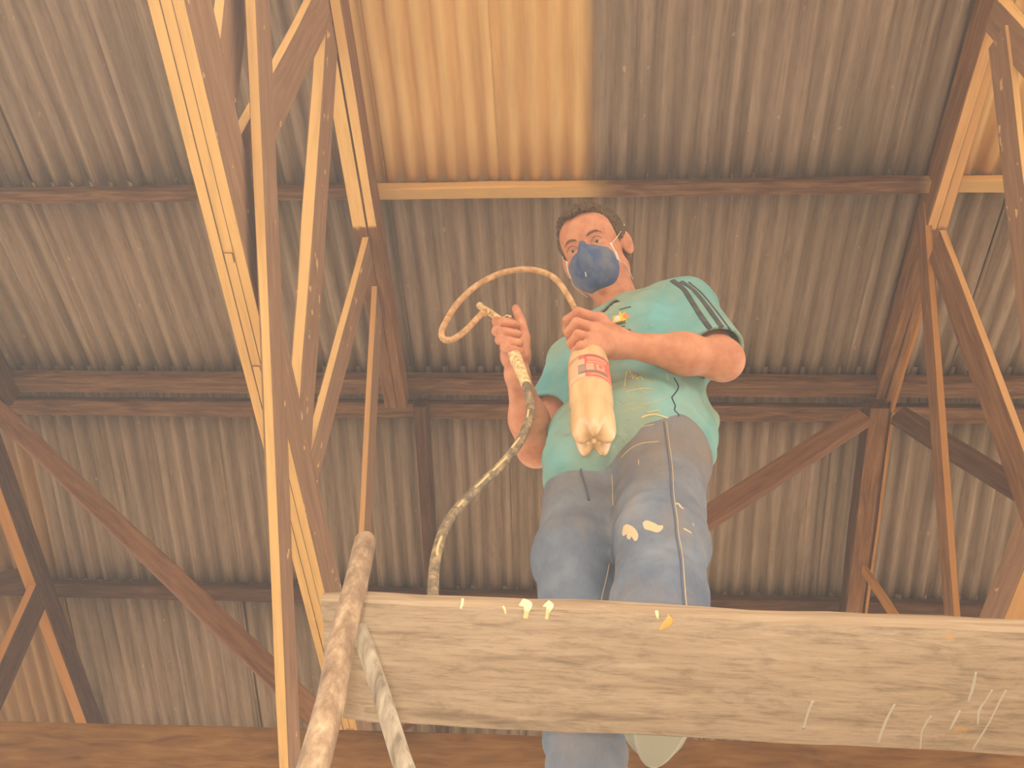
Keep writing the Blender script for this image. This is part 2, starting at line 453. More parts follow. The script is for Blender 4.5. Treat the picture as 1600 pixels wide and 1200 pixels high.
for i in range(41):
    x_ = -5.3 + 9.9*i/40
    for dy, dz in ((-.16, -.005), (0, .012), (.16, -.005)): cap_v.append((x_, RIDGE_Y + dy, RIDGE_Z + dz + .002))
for i in range(40):
    for j in (0, 1): a = i*3 + j; cap_f.append((a, a + 1, a + 4, a + 3))
mesh_obj('ridge_cap', cap_v, cap_f, M_sheet, roof)
rows = [(-2.32, 0), (-1.10, 0), (.14, 0), (1.38, 0), (2.60, 1), (3.80, 1), (5.0, 1)]
for ri, (y0, sl) in enumerate(rows):
    for ci in range(-9, 8):
        xs = -.35 + .545*ci + .2725 + NPR.randn()*.004 + (.0 if sl == 0 else -.02)
        o = bpy.data.objects.new('roof_sheet', SM); COL.objects.link(o); o.parent = roof
        a = math.radians(10)*(1 if sl == 0 else -1) + NPR.randn()*.0012
        z = roofZ(y0) if sl == 0 else RIDGE_Z - (y0 - RIDGE_Y)*RTAN
        z += .006*(ri % 2) + .0045*(ci % 2)
        o.location = (xs, y0 - RIDGE_Y, z - RIDGE_Z + .004)
        o.rotation_euler = (a, NPR.randn()*.002, NPR.randn()*.0025)
        if sl == 0 and ri == 3: o.scale = (1, .945, 1)

# ------------------------------------------------------------------ generic tubes, decals
def catmull(P, n=8):
    P = [np.array(p, float) for p in P]; P = [2*P[0] - P[1]] + P + [2*P[-1] - P[-2]]; out = []
    for i in range(1, len(P) - 2):
        for k in range(n):
            t = k/n; a, b, c, d = P[i - 1:i + 3]
            out.append(.5*((2*b) + (-a + c)*t + (2*a - 5*b + 4*c - d)*t*t + (-a + 3*b - 3*c + d)*t**3))
    out.append(P[-2]); return np.array(out)
def tube(path, rad, n=12, round_ends=True):
    path = np.asarray(path, float); N = len(path)
    rad = np.full(N, rad) if np.isscalar(rad) else np.interp(np.linspace(0, 1, N), np.linspace(0, 1, len(rad)), rad)
    if round_ends:
        for e in (0, -1):
            pass
    T = np.gradient(path, axis=0); T /= np.linalg.norm(T, axis=1)[:, None] + 1e-12
    u = np.cross(T[0], (0, 0, 1.)); 
    if np.linalg.norm(u) < .1: u = np.cross(T[0], (1., 0, 0))
    u /= np.linalg.norm(u); v = []; f = []
    rings = []
    pts = []; rr = []; tt = []
    if round_ends:
        for k in (3, 2, 1):
            a = k/3*math.pi/2; pts.append(path[0] - T[0]*rad[0]*math.sin(a)*.8); rr.append(rad[0]*max(.02, math.cos(a))); tt.append(T[0])
    for k in range(N): pts.append(path[k]); rr.append(rad[k]); tt.append(T[k])
    if round_ends:
        for k in (1, 2, 3):
            a = k/3*math.pi/2; pts.append(path[-1] + T[-1]*rad[-1]*math.sin(a)*.8); rr.append(rad[-1]*max(.02, math.cos(a))); tt.append(T[-1])
    for p, r_, t_ in zip(pts, rr, tt):
        u = u - t_*np.dot(u, t_); u /= np.linalg.norm(u); w = np.cross(t_, u)
        for i in range(n):
            a = 2*math.pi*i/n; v.append(p + r_*(math.cos(a)*u + math.sin(a)*w))
    K = len(pts)
    for k in range(K - 1):
        for i in range(n):
            j = (i + 1) % n; f.append((k*n + i, k*n + j, (k + 1)*n + j, (k + 1)*n + i))
    f.append(tuple(range(n))[::-1]); f.append(tuple((K - 1)*n + i for i in range(n)))
    return v, f
def PY(L): return [onY(u, v, y) for u, v, y in L]

# ------------------------------------------------------------------ plank scaffold
def plank_mat():
    t = NT('weathered_plank', .85, .2)
    v = shifted(t, t.tc.outputs['Object'])
    g = t.noise(t.mp(v, (1.6, 14, 14)), 4.0, 7, .65, .5)
    blot = t.noise(t.mp(v, (6, 14, 14)), 2.4, 7, .7, .6)
    fine = t.noise(t.mp(v, (12, 110, 110)), 2.0, 4, .7)
    c = t.ramp(g, [(.25, srgb(138, 116, 96)), (.42, srgb(188, 164, 138)), (.6, srgb(204, 180, 154)), (.8, srgb(218, 200, 178))])
    c = t.mix(t.math('MULTIPLY', t.ramp(blot, [(.50, (0, 0, 0)), (.74, (1, 1, 1))]), .6), c, srgb(128, 112, 92))
    c = t.mix(t.math('MULTIPLY', t.ramp(fine, [(.5, (0, 0, 0)), (.72, (1, 1, 1))]), .5), c, srgb(124, 100, 78))
    oc = t.ramp(t.noise(t.mp(v, (5, 12, 12), (3, 1, 0)), 2.6, 6, .7), [(.64, (0, 0, 0)), (.72, (1, 1, 1))])
    c = t.mix(t.math('MULTIPLY', oc, .7), c, srgb(228, 172, 92))
    t.bump(t.math('ADD', g, t.math('MULTIPLY', fine, .5)), .35, .003)
    return t.col(c)
M_plank = plank_mat()
def plain(name, c, rough=.7, spec=.3, var=None, scale=20):
    t = NT(name, rough, spec)
    if var:
        n = t.noise(t.tc.outputs['Object'], scale, 4)
        return t.col(t.ramp(n, [(.35, c), (.7, var)]))
    return t.col(c)
M_drip = plain('dried_latex', srgb(250, 228, 170), .6)
M_drip2 = plain('ochre_latex', srgb(240, 186, 104), .6)
M_chalk = plain('white_scrape', srgb(205, 195, 175), .9)

M_edge = wood('brown_plank_edge', srgb(134, 108, 80), srgb(172, 144, 112), srgb(198, 174, 142), sc=20)  # darker, browner wood for the front edge faces of the boards
pl = thing('scaffold_plank', 'wide weathered plank across the lower right that the man stands on', 'plank', (.4, .93, .82))
p0 = onY(491, 944, .815); p1 = onY(1600, 988, .815)
pb0 = onZ(522, 1129, p0[2]); pb1 = onZ(1600, 1178, p1[2])
dpl = (p1 - p0)/np.linalg.norm(p1 - p0); bpl = np.array([0, 1., 0]); npl = np.cross(dpl, bpl); npl /= np.linalg.norm(npl)
if npl[2] < 0: npl = -npl
wpl = .5*((pb0 - p0)[1] + (pb1 - p1)[1]); THK = np.linalg.norm(onY(491, 922, .815) - p0)
# board with a worn, slightly rounded left end and wavy edges
def board(a0, d, b, n, L, w, th, seed, name, parent, mat):
    rs = np.random.RandomState(seed); S = 60; Q = 10; v = []; f = []; EDGE = []
    ph = rs.rand(6)*6
    def edge(x, k): return .0022*math.sin(7*x + ph[k]) + .0016*math.sin(19*x + ph[k + 1]) + .0008*math.sin(47*x + ph[k + 2])
    for i in range(S + 1):
        x = L*(i/S)**1.0
        for lay in (0, 1):
            for j in range(Q + 1):
                s = j/Q
                y = s*w + (edge(x, 0) if j == 0 else edge(x, 2) if j == Q else 0)
                xi = x
                if i == 0: xi = .006*(abs(2*s - 1)**3) + .003*math.sin(9*s)
                z = lay*th + (.0016*math.sin(5*x + 3*s) if lay == 0 else 0) + rs.randn()*.00025
                z += (.0025 if lay == 0 else -.0025) if j in (0, Q) else 0
                if i == 0: z += .004 if lay == 0 else -.004
                v.append(a0 + d*xi + b*y + n*z)
    K = 2*(Q + 1)
    for i in range(S):
        for j in range(Q):
            a = i*K + j; f.append((a, a + 1, a + K + 1, a + K)); a2 = a + Q + 1; f.append((a2, a2 + K, a2 + K + 1, a2 + 1))
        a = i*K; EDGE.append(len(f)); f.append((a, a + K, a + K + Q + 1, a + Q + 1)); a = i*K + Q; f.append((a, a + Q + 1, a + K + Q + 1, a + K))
    for j in range(Q):
        f.append((j, j + Q + 1, j + Q + 2, j + 1)); a = S*K + j; f.append((a, a + 1, a + Q + 2, a + Q + 1))
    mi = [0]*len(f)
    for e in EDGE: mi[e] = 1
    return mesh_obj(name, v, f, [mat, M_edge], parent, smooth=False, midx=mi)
LPL = 2.6
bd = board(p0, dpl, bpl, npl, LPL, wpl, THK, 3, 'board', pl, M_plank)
def bvh_of(*objs):
    vs = []; fs = []
    for o in objs:
        b = len(vs); M = o.matrix_world if o.parent is None else (Matrix.Translation(o.parent.location) @ o.matrix_local)
        vs += [M @ v.co for v in o.data.vertices]; fs += [tuple(b + i for i in p.vertices) for p in o.data.polygons]
    return BVHTree.FromPolygons(vs, fs)
CAMV = Vector((0, 0, CZ))
def hit(bvh, u, v):
    r = Vector(ray(u, v)).normalized(); h = bvh.ray_cast(CAMV, r, 12.0)
    if h[0] is None: return None
    n = h[1]
    if n.dot(r) > 0: n = -n
    return np.array(h[0]) - np.array([0, 0, CZ]), np.array(n)
def ribbon(bvh, px, width, off=.0015, n=5):
    """thin raised strip lying on a surface; px: points (u, v[, width factor])"""
    P = catmull([(p[0], p[1], p[2] if len(p) > 2 else 1.0) for p in px], n)
    v = []; f = []; prev = None; pts = []
    for u, w_, k in P:
        h = hit(bvh, u, w_)
        if h: pts.append((h[0], h[1], k))
    if len(pts) < 2: return None
    # drop jumps in depth
    out = [pts[0]]
    for q in pts[1:]:
        if np.linalg.norm(q[0] - out[-1][0]) < .06: out.append(q)
    pts = out
    for i, (p, nn, k) in enumerate(pts):
        a = pts[max(0, i - 1)][0]; b = pts[min(len(pts) - 1, i + 1)][0]
        t_ = b - a; t_ /= np.linalg.norm(t_) + 1e-9; s = np.cross(nn, t_); s /= np.linalg.norm(s) + 1e-9
        hw = width*k/2
        v += [p - s*hw + nn*off*.2, p - s*hw*.8 + nn*off, p + s*hw*.8 + nn*off, p + s*hw + nn*off*.2, p - nn*off]
    for i in range(len(pts) - 1):
        a = i*5; b = a + 5
        for j in range(5):
            k = (j + 1) % 5; f.append((a + j, a + k, b + k, b + j))
    f.append((0, 1, 2, 3, 4)[::-1]); e = (len(pts) - 1)*5; f.append((e, e + 1, e + 2, e + 3, e + 4))
    return v, f
def patch(bvh, poly, off=.0015, rings=3):
    """filled raised patch: a polygon fan draped over a surface"""
    c = np.mean(poly, axis=0); v = []; f = []
    P = catmull(list(poly) + [poly[0]], 3)[:-1]; n = len(P)
    h = hit(bvh, *c)
    if not h: return None
    v.append(h[0] + h[1]*off)
    for r in range(1, rings + 1):
        for q in P:
            w = c + (q - c)*r/rings; g = hit(bvh, *w)
            if not g or np.linalg.norm(g[0] - h[0]) > .12: g = h
            v.append(g[0] + g[1]*(off if r < rings else off*.1))
    for i in range(n):
        j = (i + 1) % n; f.append((0, 1 + i, 1 + j))
        for r in range(1, rings):
            a = 1 + (r - 1)*n; b = 1 + r*n; f.append((a + i, b + i, b + j, a + j))
    return v, f
def add(name, vf, mat, parent, smooth=True, label=None):
    if vf is None: return None
    return mesh_obj(name, vf[0], vf[1], mat, parent, smooth=smooth, label=label)
bb = bvh_of(bd)
for L in (((814, 941, 1.6), (824, 945, 1.5), (823, 955, .8), (821, 966, .7)), ((853, 943, 1.5), (859, 947, 1.2), (856, 957, .6), (854, 967, .5)),
          ((723, 936, .4), (722, 945, .4), (720, 950, .3)), ((1026, 955, .5), (1027, 962, .4), (1028, 966, .3)), ((786, 948, .3), (789, 953, .3), (790, 958, .3))):
    add('paint_drip', ribbon(bb, L, .0085, .0012), M_drip, pl)
add('paint_drip', ribbon(bb, ((1047, 962, .6), (1044, 972, 1.2), (1036, 980, .8), (1031, 984, .3)), .009, .0012), M_drip2, pl)
for L in (((1550, 1078), (1540, 1095), (1530, 1110), (1528, 1132)), ((1572, 1078), (1560, 1100), (1545, 1130), (1520, 1170)),
          ((1455, 1118), (1447, 1130), (1440, 1145), (1438, 1170)), ((1500, 1110), (1492, 1125), (1484, 1140)), ((1398, 1100), (1385, 1125), (1372, 1160)),
          ((1270, 1095), (1262, 1115), (1255, 1140)), ((1525, 1050), (1520, 1075), (1512, 1098))):
    add('scrape_mark', ribbon(bb, [(a, b, .5 + .5*RND.random()) for a, b in L], .0040, .0005), M_chalk, pl)
# second plank behind: carries the man's other foot (its face is just below the frame)
pl2 = thing('scaffold_plank', 'second plank behind the front one, under the man\'s right foot, mostly below the frame', 'plank', (.4, 1.25, .68))
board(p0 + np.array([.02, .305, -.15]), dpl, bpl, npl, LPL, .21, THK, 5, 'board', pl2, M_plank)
PLANK_TOP = lambda x: p0[2] + (x - p0[0])*dpl[2]/dpl[0] + THK

def pole_mat():
    t = NT('splattered_pole', .55, .4)
    v = t.tc.outputs['Object']
    n = t.noise(t.mp(v, (1, 1, .45)), 60, 5, .65); n2 = t.noise(v, 14, 4)
    c = t.ramp(n, [(.30, srgb(96, 74, 54)), (.48, srgb(146, 118, 90)), (.66, srgb(196, 168, 132)), (.8, srgb(236, 216, 180))])
    c = t.mix(t.math('MULTIPLY', n2, .5), c, srgb(168, 132, 98))
    t.bump(n, .4, .003)
    return t.col(c)
M_pole = pole_mat()
def to_floor(a, b):
    a = np.array(a); b = np.array(b); d = (b - a); t = (-CZ - a[2])/d[2]; return a + d*t
def pole(name, a, b, r0, r1, label, mat, bow=0.0, seed=1):
    e = to_floor(a, b); rs = np.random.RandomState(seed); N = 24; d = (e - a); side = np.cross(d, (0, 1., 0)); side /= np.linalg.norm(side)
    path = [a + d*k/N + side*(bow*math.sin(math.pi*min(1, k/N*2.2)) + rs.randn()*.0008) for k in range(N + 1)]
    path[-1] = e + np.array([0, 0, .002])
    v, f = tube(catmull(path, 2), [r0, r1] , 18, True)
    v = [np.array([p[0], p[1], max(p[2], -CZ)]) for p in v]
    o = mesh_obj(name, v, f, mat, None, smooth=True, base=(e[0], e[1], -CZ)); return tag(o, label, 'pole')
pole('scaffold_pole', onY(571, 846, .780), onY(491, 1200, .700), .0138, .0170, 'paint-splattered round pole in front of the plank\'s left end', M_pole, 0, 2)
def stick_mat():
    t = NT('bare_stick', .8, .2); v = t.tc.outputs['Object']
    n = t.noise(t.mp(v, (1, 1, .12)), 70, 5, .65); k = t.noise(t.mp(v, (1, 1, .3)), 45, 3)
    c = t.ramp(n, [(.3, srgb(122, 106, 86)), (.5, srgb(170, 152, 126)), (.7, srgb(196, 180, 154))])
    c = t.mix(t.math('MULTIPLY', t.ramp(k, [(.58, (0, 0, 0)), (.66, (1, 1, 1))]), .6), c, srgb(98, 86, 74))
    t.bump(n, .3, .002); return t.col(c)
M_pole2 = stick_mat()
pole('brace_pole', onY(562, 985, .795), onY(627, 1200, .765), .0095, .0115, 'thinner pale stick leaning behind the splattered pole', M_pole2, .006, 4)

# ------------------------------------------------------------------ signed-distance modelling (bodies and clothes)
def nrm(v): v = np.array(v, float); return v/np.linalg.norm(v)
class Field:
    def __init__(s, lo, hi, h):
        s.lo = np.array(lo, float); s.h = h; s.n = np.ceil((np.array(hi) - s.lo)/h).astype(int) + 1
        s.a = np.full(s.n, .06, np.float32)
    def sub(s, c0, c1, pad):
        i0 = np.maximum(0, np.floor((np.minimum(c0, c1) - pad - s.lo)/s.h).astype(int))
        i1 = np.minimum(s.n, np.ceil((np.maximum(c0, c1) + pad - s.lo)/s.h).astype(int) + 1)
        if np.any(i1 <= i0): return None
        ax = [(s.lo[k] + s.h*np.arange(i0[k], i1[k])).astype(np.float32) for k in range(3)]
        return tuple(slice(a, b) for a, b in zip(i0, i1)), np.meshgrid(*ax, indexing='ij')
    def put(s, sl, d, k):
        a = s.a[sl]
        if k > 0:
            hh = np.maximum(k - np.abs(a - d), 0)/k; s.a[sl] = np.minimum(a, d) - hh*hh*k*.25
        else: s.a[sl] = np.minimum(a, d)
    def cone(s, a, b, ra, rb, k=.01, sub=False):
        a = np.array(a, float); b = np.array(b, float); r = max(ra, rb); g = s.sub(a, b, r + .05)
        if g is None: return
        sl, (x, y, z) = g; ba = b - a; L = max(1e-12, ba.dot(ba))
        px, py, pz = x - a[0], y - a[1], z - a[2]
        t = np.clip((px*ba[0] + py*ba[1] + pz*ba[2])/L, 0, 1)
        d = np.sqrt((px - t*ba[0])**2 + (py - t*ba[1])**2 + (pz - t*ba[2])**2) - (ra + (rb - ra)*t)
        if sub: s.cut(sl, d, k)
        else: s.put(sl, d, k)
    def cut(s, sl, d, k):
        a = s.a[sl]; d = -d
        hh = np.maximum(k - np.abs(a - d), 0)/k if k > 0 else 0
        s.a[sl] = np.maximum(a, d) + hh*hh*k*.25
    def ell(s, c, r, M=None, k=.01, sub=False):
        """ellipsoid; M rows: its axes"""
        c = np.array(c, float); R_ = max(r); g = s.sub(c, c, R_ + .05)
        if g is None: return
        sl, (x, y, z) = g; M = np.eye(3) if M is None else np.array(M)
        x, y, z = x - c[0], y - c[1], z - c[2]
        q = [M[i][0]*x + M[i][1]*y + M[i][2]*z for i in range(3)]
        k0 = np.sqrt(sum((q[i]/r[i])**2 for i in range(3))); k1 = np.sqrt(sum((q[i]/r[i]**2)**2 for i in range(3)))
        d = k0*(k0 - 1)/np.maximum(k1, 1e-6); d = np.where(k0 < .05, -min(r), d)
        if sub: s.cut(sl, d, k)
        else: s.put(sl, d, k)
    def grid(s):
        ax = [(s.lo[k] + s.h*np.arange(s.n[k])).astype(np.float32) for k in range(3)]
        return np.meshgrid(*ax, indexing='ij')
    def mesh(s, iso=0.0):
        g = vdb.FloatGrid(.06); g.copyFromArray(s.a.astype(np.float32))
        pts, quads = g.convertToQuads(iso)
        return np.asarray(pts, float)*s.h + s.lo, np.asarray(quads)[:, ::-1]
def smooth_verts(v, f, it=1, lam=.5):
    f = np.asarray(f); n = len(v)
    e = np.concatenate([f[:, [0, 1]], f[:, [1, 2]], f[:, [2, 3]], f[:, [3, 0]]])
    for _ in range(it):
        acc = np.zeros((n, 3)); cnt = np.zeros(n)
        for a, b in ((0, 1), (1, 0)):
            for c in range(3): acc[:, c] += np.bincount(e[:, a], v[e[:, b], c], n)
            cnt += np.bincount(e[:, a], minlength=n)
        v = v + lam*(acc/np.maximum(cnt, 1)[:, None] - v)
    return v
def fobj(name, F, mat, parent, it=1, label=None):
    v, f = F.mesh(); v = smooth_verts(v, f, it)
    # orient outward
    c = v[f]; nn = np.cross(c[:, 1] - c[:, 0], c[:, 2] - c[:, 0]); vol = np.sum(np.einsum('ij,ij->i', c[:, 0], nn))
    if vol < 0: f = f[:, ::-1]
    me = bpy.data.meshes.new(name); b = BASE[parent.name]
    me.vertices.add(len(v)); me.vertices.foreach_set('co', (v - b).ravel())
    me.loops.add(f.size); me.loops.foreach_set('vertex_index', f.ravel().astype(np.int32))
    me.polygons.add(len(f)); me.polygons.foreach_set('loop_start', np.arange(0, f.size, 4, dtype=np.int32))
    me.polygons.foreach_set('use_smooth', np.ones(len(f), bool))
    me.materials.append(mat); me.update(); me.validate()
    o = bpy.data.objects.new(name, me); COL.objects.link(o); o.parent = parent; BASE[o.name] = b
    if label: o['label'] = label
    return o

# ------------------------------------------------------------------ pose (all points from the camera frame)
P = onY
SHL = P(1074, 482, 1.04); SHR = P(900, 572, 1.19)          # his left / right shoulder
ELL = P(1128, 562, 1.04); WRL = P(974, 538, .965)
ELR = P(838, 700, 1.25); WRR = P(808, 585, 1.05)
HC = P(931, 397, 1.0)                                       # head centre
NB = P(975, 500, 1.11)                                      # base of the neck
HIPL = P(1030, 735, 1.19); KNL = P(1030, 850, 1.115); ANL = P(1034, 1100, 1.035)
HIPR = P(925, 740, 1.22); KNR = P(895, 872, 1.20); ANR = np.array([.015, 1.215, PLANK_TOP(.02) - .15 + .085])
zp = PLANK_TOP(ANL[0]); ANL[2] = zp + .085

# head frame
wv = -nrm(HC); _w = wv
imr = R @ np.array([1., 0, 0]); imu = R @ np.array([0, 1., 0])
imr = nrm(imr - wv*imr.dot(wv)); imu = nrm(np.cross(wv, imr)); 
if imu.dot(R @ np.array([0, 1., 0])) < 0: imu = -imu
ro = math.radians(19); r1 = imr*math.cos(ro) + imu*math.sin(ro); t1 = -imr*math.sin(ro) + imu*math.cos(ro)
ti = math.radians(17); n1 = wv*math.cos(ti) + t1*math.sin(ti); t1 = t1*math.cos(ti) - wv*math.sin(ti)
ya = math.radians(13); n2 = n1*math.cos(ya) - r1*math.sin(ya); r2 = r1*math.cos(ya) + n1*math.sin(ya)
HR, HT, HN = r2, t1, n2
HM = np.array([HR, HT, HN])
HS = 1.06
def H(x, y, z): return HC + HS*(HR*x + HT*y + HN*z)

# ------------------------------------------------------------------ body (one continuous surface)
person = thing('person', 'man in turquoise shirt, jeans and blue dust mask standing on the plank', 'person', (.24, 1.12, zp))
B = Field((-.30, .72, .66), (.66, 1.42, 2.62), .0032)
# torso
Sd = nrm(SHL - SHR); CH = (SHL + SHR)/2
CHc = CH + np.array([.005, .0, -.10]); BE = P(990, 640, 1.17); PE = (HIPL + HIPR)/2
up_t = nrm(CH - PE); fw = nrm(np.cross(Sd, up_t)); fw = fw if fw[1] < 0 else -fw
TM = np.array([nrm(np.cross(up_t, fw)), fw, up_t])
B.ell(CHc, (.145, .085, .17), TM, .02); B.ell(BE, (.125, .08, .16), TM, .05); B.ell(PE + np.array([0, 0, .04]), (.135, .09, .12), None, .05)
B.cone(SHL, SHR, .045, .045, .05)
B.cone(NB, H(0, -.04, -.045), .056, .052, .03)
B.cone(NB + np.array([0, 0, -.02]), SHL, .05, .045, .04); B.cone(NB + np.array([0, 0, -.02]), SHR, .05, .045, .04)
# arms
def limb(F, a, b, ra, rm, rb, k=.03):
    m = a*.6 + b*.4; F.cone(a, m, ra, rm, k); F.cone(m, b, rm, rb, k)
limb(B, SHL, ELL, .048, .046, .040); limb(B, ELL, WRL, .041, .041, .0245)
limb(B, SHR, ELR, .048, .045, .039); limb(B, ELR, WRR, .040, .040, .0235)
B.ell(ELL + np.array([.004, 0, -.004]), (.036, .036, .036), None, .02)
# legs (inside the jeans)
limb(B, HIPL, KNL, .07, .055, .05); limb(B, KNL, ANL, .045, .045, .033)
limb(B, HIPR, KNR, .07, .055, .05); limb(B, KNR, ANR, .045, .045, .033)
# head
def hc(a, b, ra, rb, k=.01, sub=False): B.cone(H(*a), H(*b), ra*HS, rb*HS, k, sub)
def he(c, r, k=.01, sub=False, M=None): B.ell(H(*c), tuple(x*HS for x in r), HM if M is None else M, k, sub)
he((0, .035, -.012), (.074, .083, .094), .01)
he((0, -.028, .026), (.060, .082, .060), .03)
hc((0, -.092, .062), (0, -.092, .058), .022, .022, .03)
hc((-.046, -.055, .005), (.046, -.055, .005), .022, .022, .03)
he((0, .045, .045), (.058, .045, .043), .03)
hc((-.040, .026, .074), (-.012, .023, .082), .009, .008, .012); hc((.040, .026, .074), (.012, .023, .082), .009, .008, .012)
for s in (-1, 1):
    he((s*.031, .004, .092), (.017, .012, .016), .012, True)
    he((s*.036, -.028, .060), (.026, .024, .022), .02)
    he((s*.031, .003, .0725), (.0150, .0125, .0125), .003)
    hc((s*.018, .0092, .0835), (s*.032, .0108, .0845), .0042, .0048, .004); hc((s*.032, .0108, .0845), (s*.046, .0080, .0770), .0048, .0042, .004)
    hc((s*.019, -.0050, .0835), (s*.045, -.0045, .0775), .0042, .0042, .004)
    # ears
    EM = np.array([nrm(HR*.45*s*s + HN*.0 + HR*0), HT, HN])
    ex = s*.080
    ea = nrm(HR*s*.55 - HN*.83); eb = HT; ec = nrm(np.cross(ea, eb))
    B.ell(H(ex, .0, -.008), (.019*HS, .032*HS, .0075*HS), np.array([ea, eb, ec]), .006)
    B.ell(H(ex + s*.004, .003, .001), (.010*HS, .018*HS, .006*HS), np.array([ea, eb, ec]), .004, True)
hc((0, .012, .084), (0, -.026, .104), .0085, .0120, .012); hc((-.012, -.030, .094), (.012, -.030, .094), .0085, .0085, .008)
he((0, -.058, .080), (.024, .008, .012), .01)

# hands -------------------------------------------------------------
def chain(F, pts, rads, k=.003):
    for i in range(len(pts) - 1): F.cone(pts[i], pts[i + 1], rads[i], rads[i + 1], k)
def finger_field(F, fingers, blend=.006):
    """each finger is built alone, then joined to the palm only where it is rooted"""
    for pts, rads in fingers:
        c = np.array(pts); g = F.sub(c.min(0), c.max(0), .04)
        if g is None: continue
        sl, (x, y, z) = g; d = np.full(x.shape, .06, np.float32)
        for i in range(len(pts) - 1):
            a, b = np.array(pts[i]), np.array(pts[i + 1]); ba = b - a; L = ba.dot(ba)
            px, py, pz = x - a[0], y - a[1], z - a[2]; t = np.clip((px*ba[0] + py*ba[1] + pz*ba[2])/L, 0, 1)
            e = np.sqrt((px - t*ba[0])**2 + (py - t*ba[1])**2 + (pz - t*ba[2])**2) - (rads[i] + (rads[i + 1] - rads[i])*t)
            kk = .004; hh = np.maximum(kk - np.abs(d - e), 0)/kk; d = np.minimum(d, e) - hh*hh*kk*.25
        # smooth near the root, crisp near the tips
        rt = np.array(pts[0]); dist = np.sqrt((x - rt[0])**2 + (y - rt[1])**2 + (z - rt[2])**2)
        kk = np.clip(blend*2.2 - dist*.35, .0012, blend*2).astype(np.float32); a_ = F.a[sl]
        hh = np.maximum(kk - np.abs(a_ - d), 0)/kk; F.a[sl] = np.minimum(a_, d) - hh*hh*kk*.25
# his left hand (image right): fist round the bottle neck, back of the hand to the camera
palmL = [P(958, 535, .960)]
B.cone(WRL, palmL[0], .026, .026, .02)
B.cone(palmL[0], P(938, 500, .925), .026, .0165, .02); B.cone(palmL[0], P(933, 516, .915), .026, .0165, .02)
B.cone(palmL[0], P(928, 531, .915), .024, .0160, .02); B.cone(palmL[0], P(926, 545, .922), .022, .0145, .02)
finger_field(B, [
    ([P(938, 499, .923), P(904, 488, .906), P(886, 500, .925), P(884, 517, .950)], [.0125, .0108, .0098, .0082]),
    ([P(932, 514, .914), P(901, 504, .896), P(888, 519, .920), P(891, 530, .948)], [.0125, .0108, .0098, .0086]),
    ([P(927, 529, .914), P(903, 523, .898), P(892, 537, .920), P(898, 545, .948)], [.0120, .0104, .0094, .0084]),
    ([P(924, 543, .920), P(908, 540, .905), P(899, 549, .924), P(905, 553, .948)], [.0110, .0096, .0086, .0076]),
    ([P(950, 520, .975), P(930, 505, .985), P(908, 506, .975), P(897, 514, .965)], [.0150, .0125, .0105, .0090]),
])
# his right hand (image left): fist round the spray wand, thumb up
B.cone(WRR, P(806, 556, 1.035), .0245, .025, .02)
B.cone(P(806, 556, 1.035), P(796, 508, 1.01), .026, .018, .02); B.cone(P(806, 556, 1.035), P(800, 540, 1.0), .025, .022, .02)
B.cone(P(806, 556, 1.035), P(812, 530, 1.0), .024, .018, .02)
fr = []
for i, (u, v) in enumerate(((782, 502), (782, 517), (787, 531), (794, 544))):
    r_ = (.0108, .0112, .0106, .0092)[i]; w_ = (24, 27, 25, 20)[i]
    fr.append(([P(u - 4, v - 1, 1.012), P(u - 6, v, .978), P(u + 8, v + 2, .962), P(u + w_, v + 5, .966)], [r_*1.08, r_, r_*.95, r_*.85]))
fr.append(([P(817, 553, 1.015), P(819, 528, .992), P(814, 503, .978), P(806, 482, .975)], [.0165, .0138, .0115, .0098]))
finger_field(B, fr)
def skin_mat():
    t = NT('skin', .55, .35)
    v = t.tc.outputs['Object']; n = t.noise(v, 30, 5); n2 = t.noise(v, 220, 3)
    c = t.ramp(n, [(.3, srgb(196, 124, 90)), (.55, srgb(214, 144, 106)), (.8, srgb(224, 158, 120))])
    t.b.inputs['Subsurface Weight'].default_value = .08
    t.b.inputs['Subsurface Radius'].default_value = (.01, .004, .002)
    t.bump(n2, .12, .001)
    return t.col(c)
M_skin = skin_mat()
body = fobj('body', B, M_skin, person, 1); del B

# ------------------------------------------------------------------ jeans
J = Field((-.17, .86, .68), (.56, 1.46, 1.86), .0036)
J.ell(PE + np.array([.0, .0, .05]), (.160, .112, .13), None, .02)
J.ell(P(1040, 712, 1.19), (.085, .10, .11), None, .04); J.ell(P(918, 715, 1.21), (.080, .10, .10), None, .04)
J.cone(HIPL + np.array([0, 0, .02]), KNL + np.array([.004, .0, 0]), .098, .078, .045)
J.cone(KNL + np.array([.004, 0, 0]), (KNL + ANL)/2 + np.array([0, .005, -.0]), .078, .071, .03); J.cone((KNL + ANL)/2, ANL + np.array([0, 0, -.01]), .071, .066, .03)
J.cone(HIPR + np.array([0, 0, .02]), KNR, .094, .070, .045)
J.cone(KNR, (KNR + ANR)/2, .070, .062, .03); J.cone((KNR + ANR)/2, ANR + np.array([0, 0, -.02]), .062, .060, .03)
x, y, z = J.grid()
def fold(x, y, z, dirs, amp):
    o = 0
    for (a, b, c), ph, w in dirs: o = o + w*np.sin(a*x + b*y + c*z + ph + 1.3*np.sin(17*x + 11*z + ph))
    return amp*o
J.a += fold(x, y, z, [((60, 20, 35), 0, .5), ((-35, 30, 70), 1.7, .5), ((18, 10, 120), 3.1, .35)], .0022)
J.a += .0035*np.exp(-((z - (ANL[2] + .05))/.06)**2)*np.sin(150*z + 20*x)
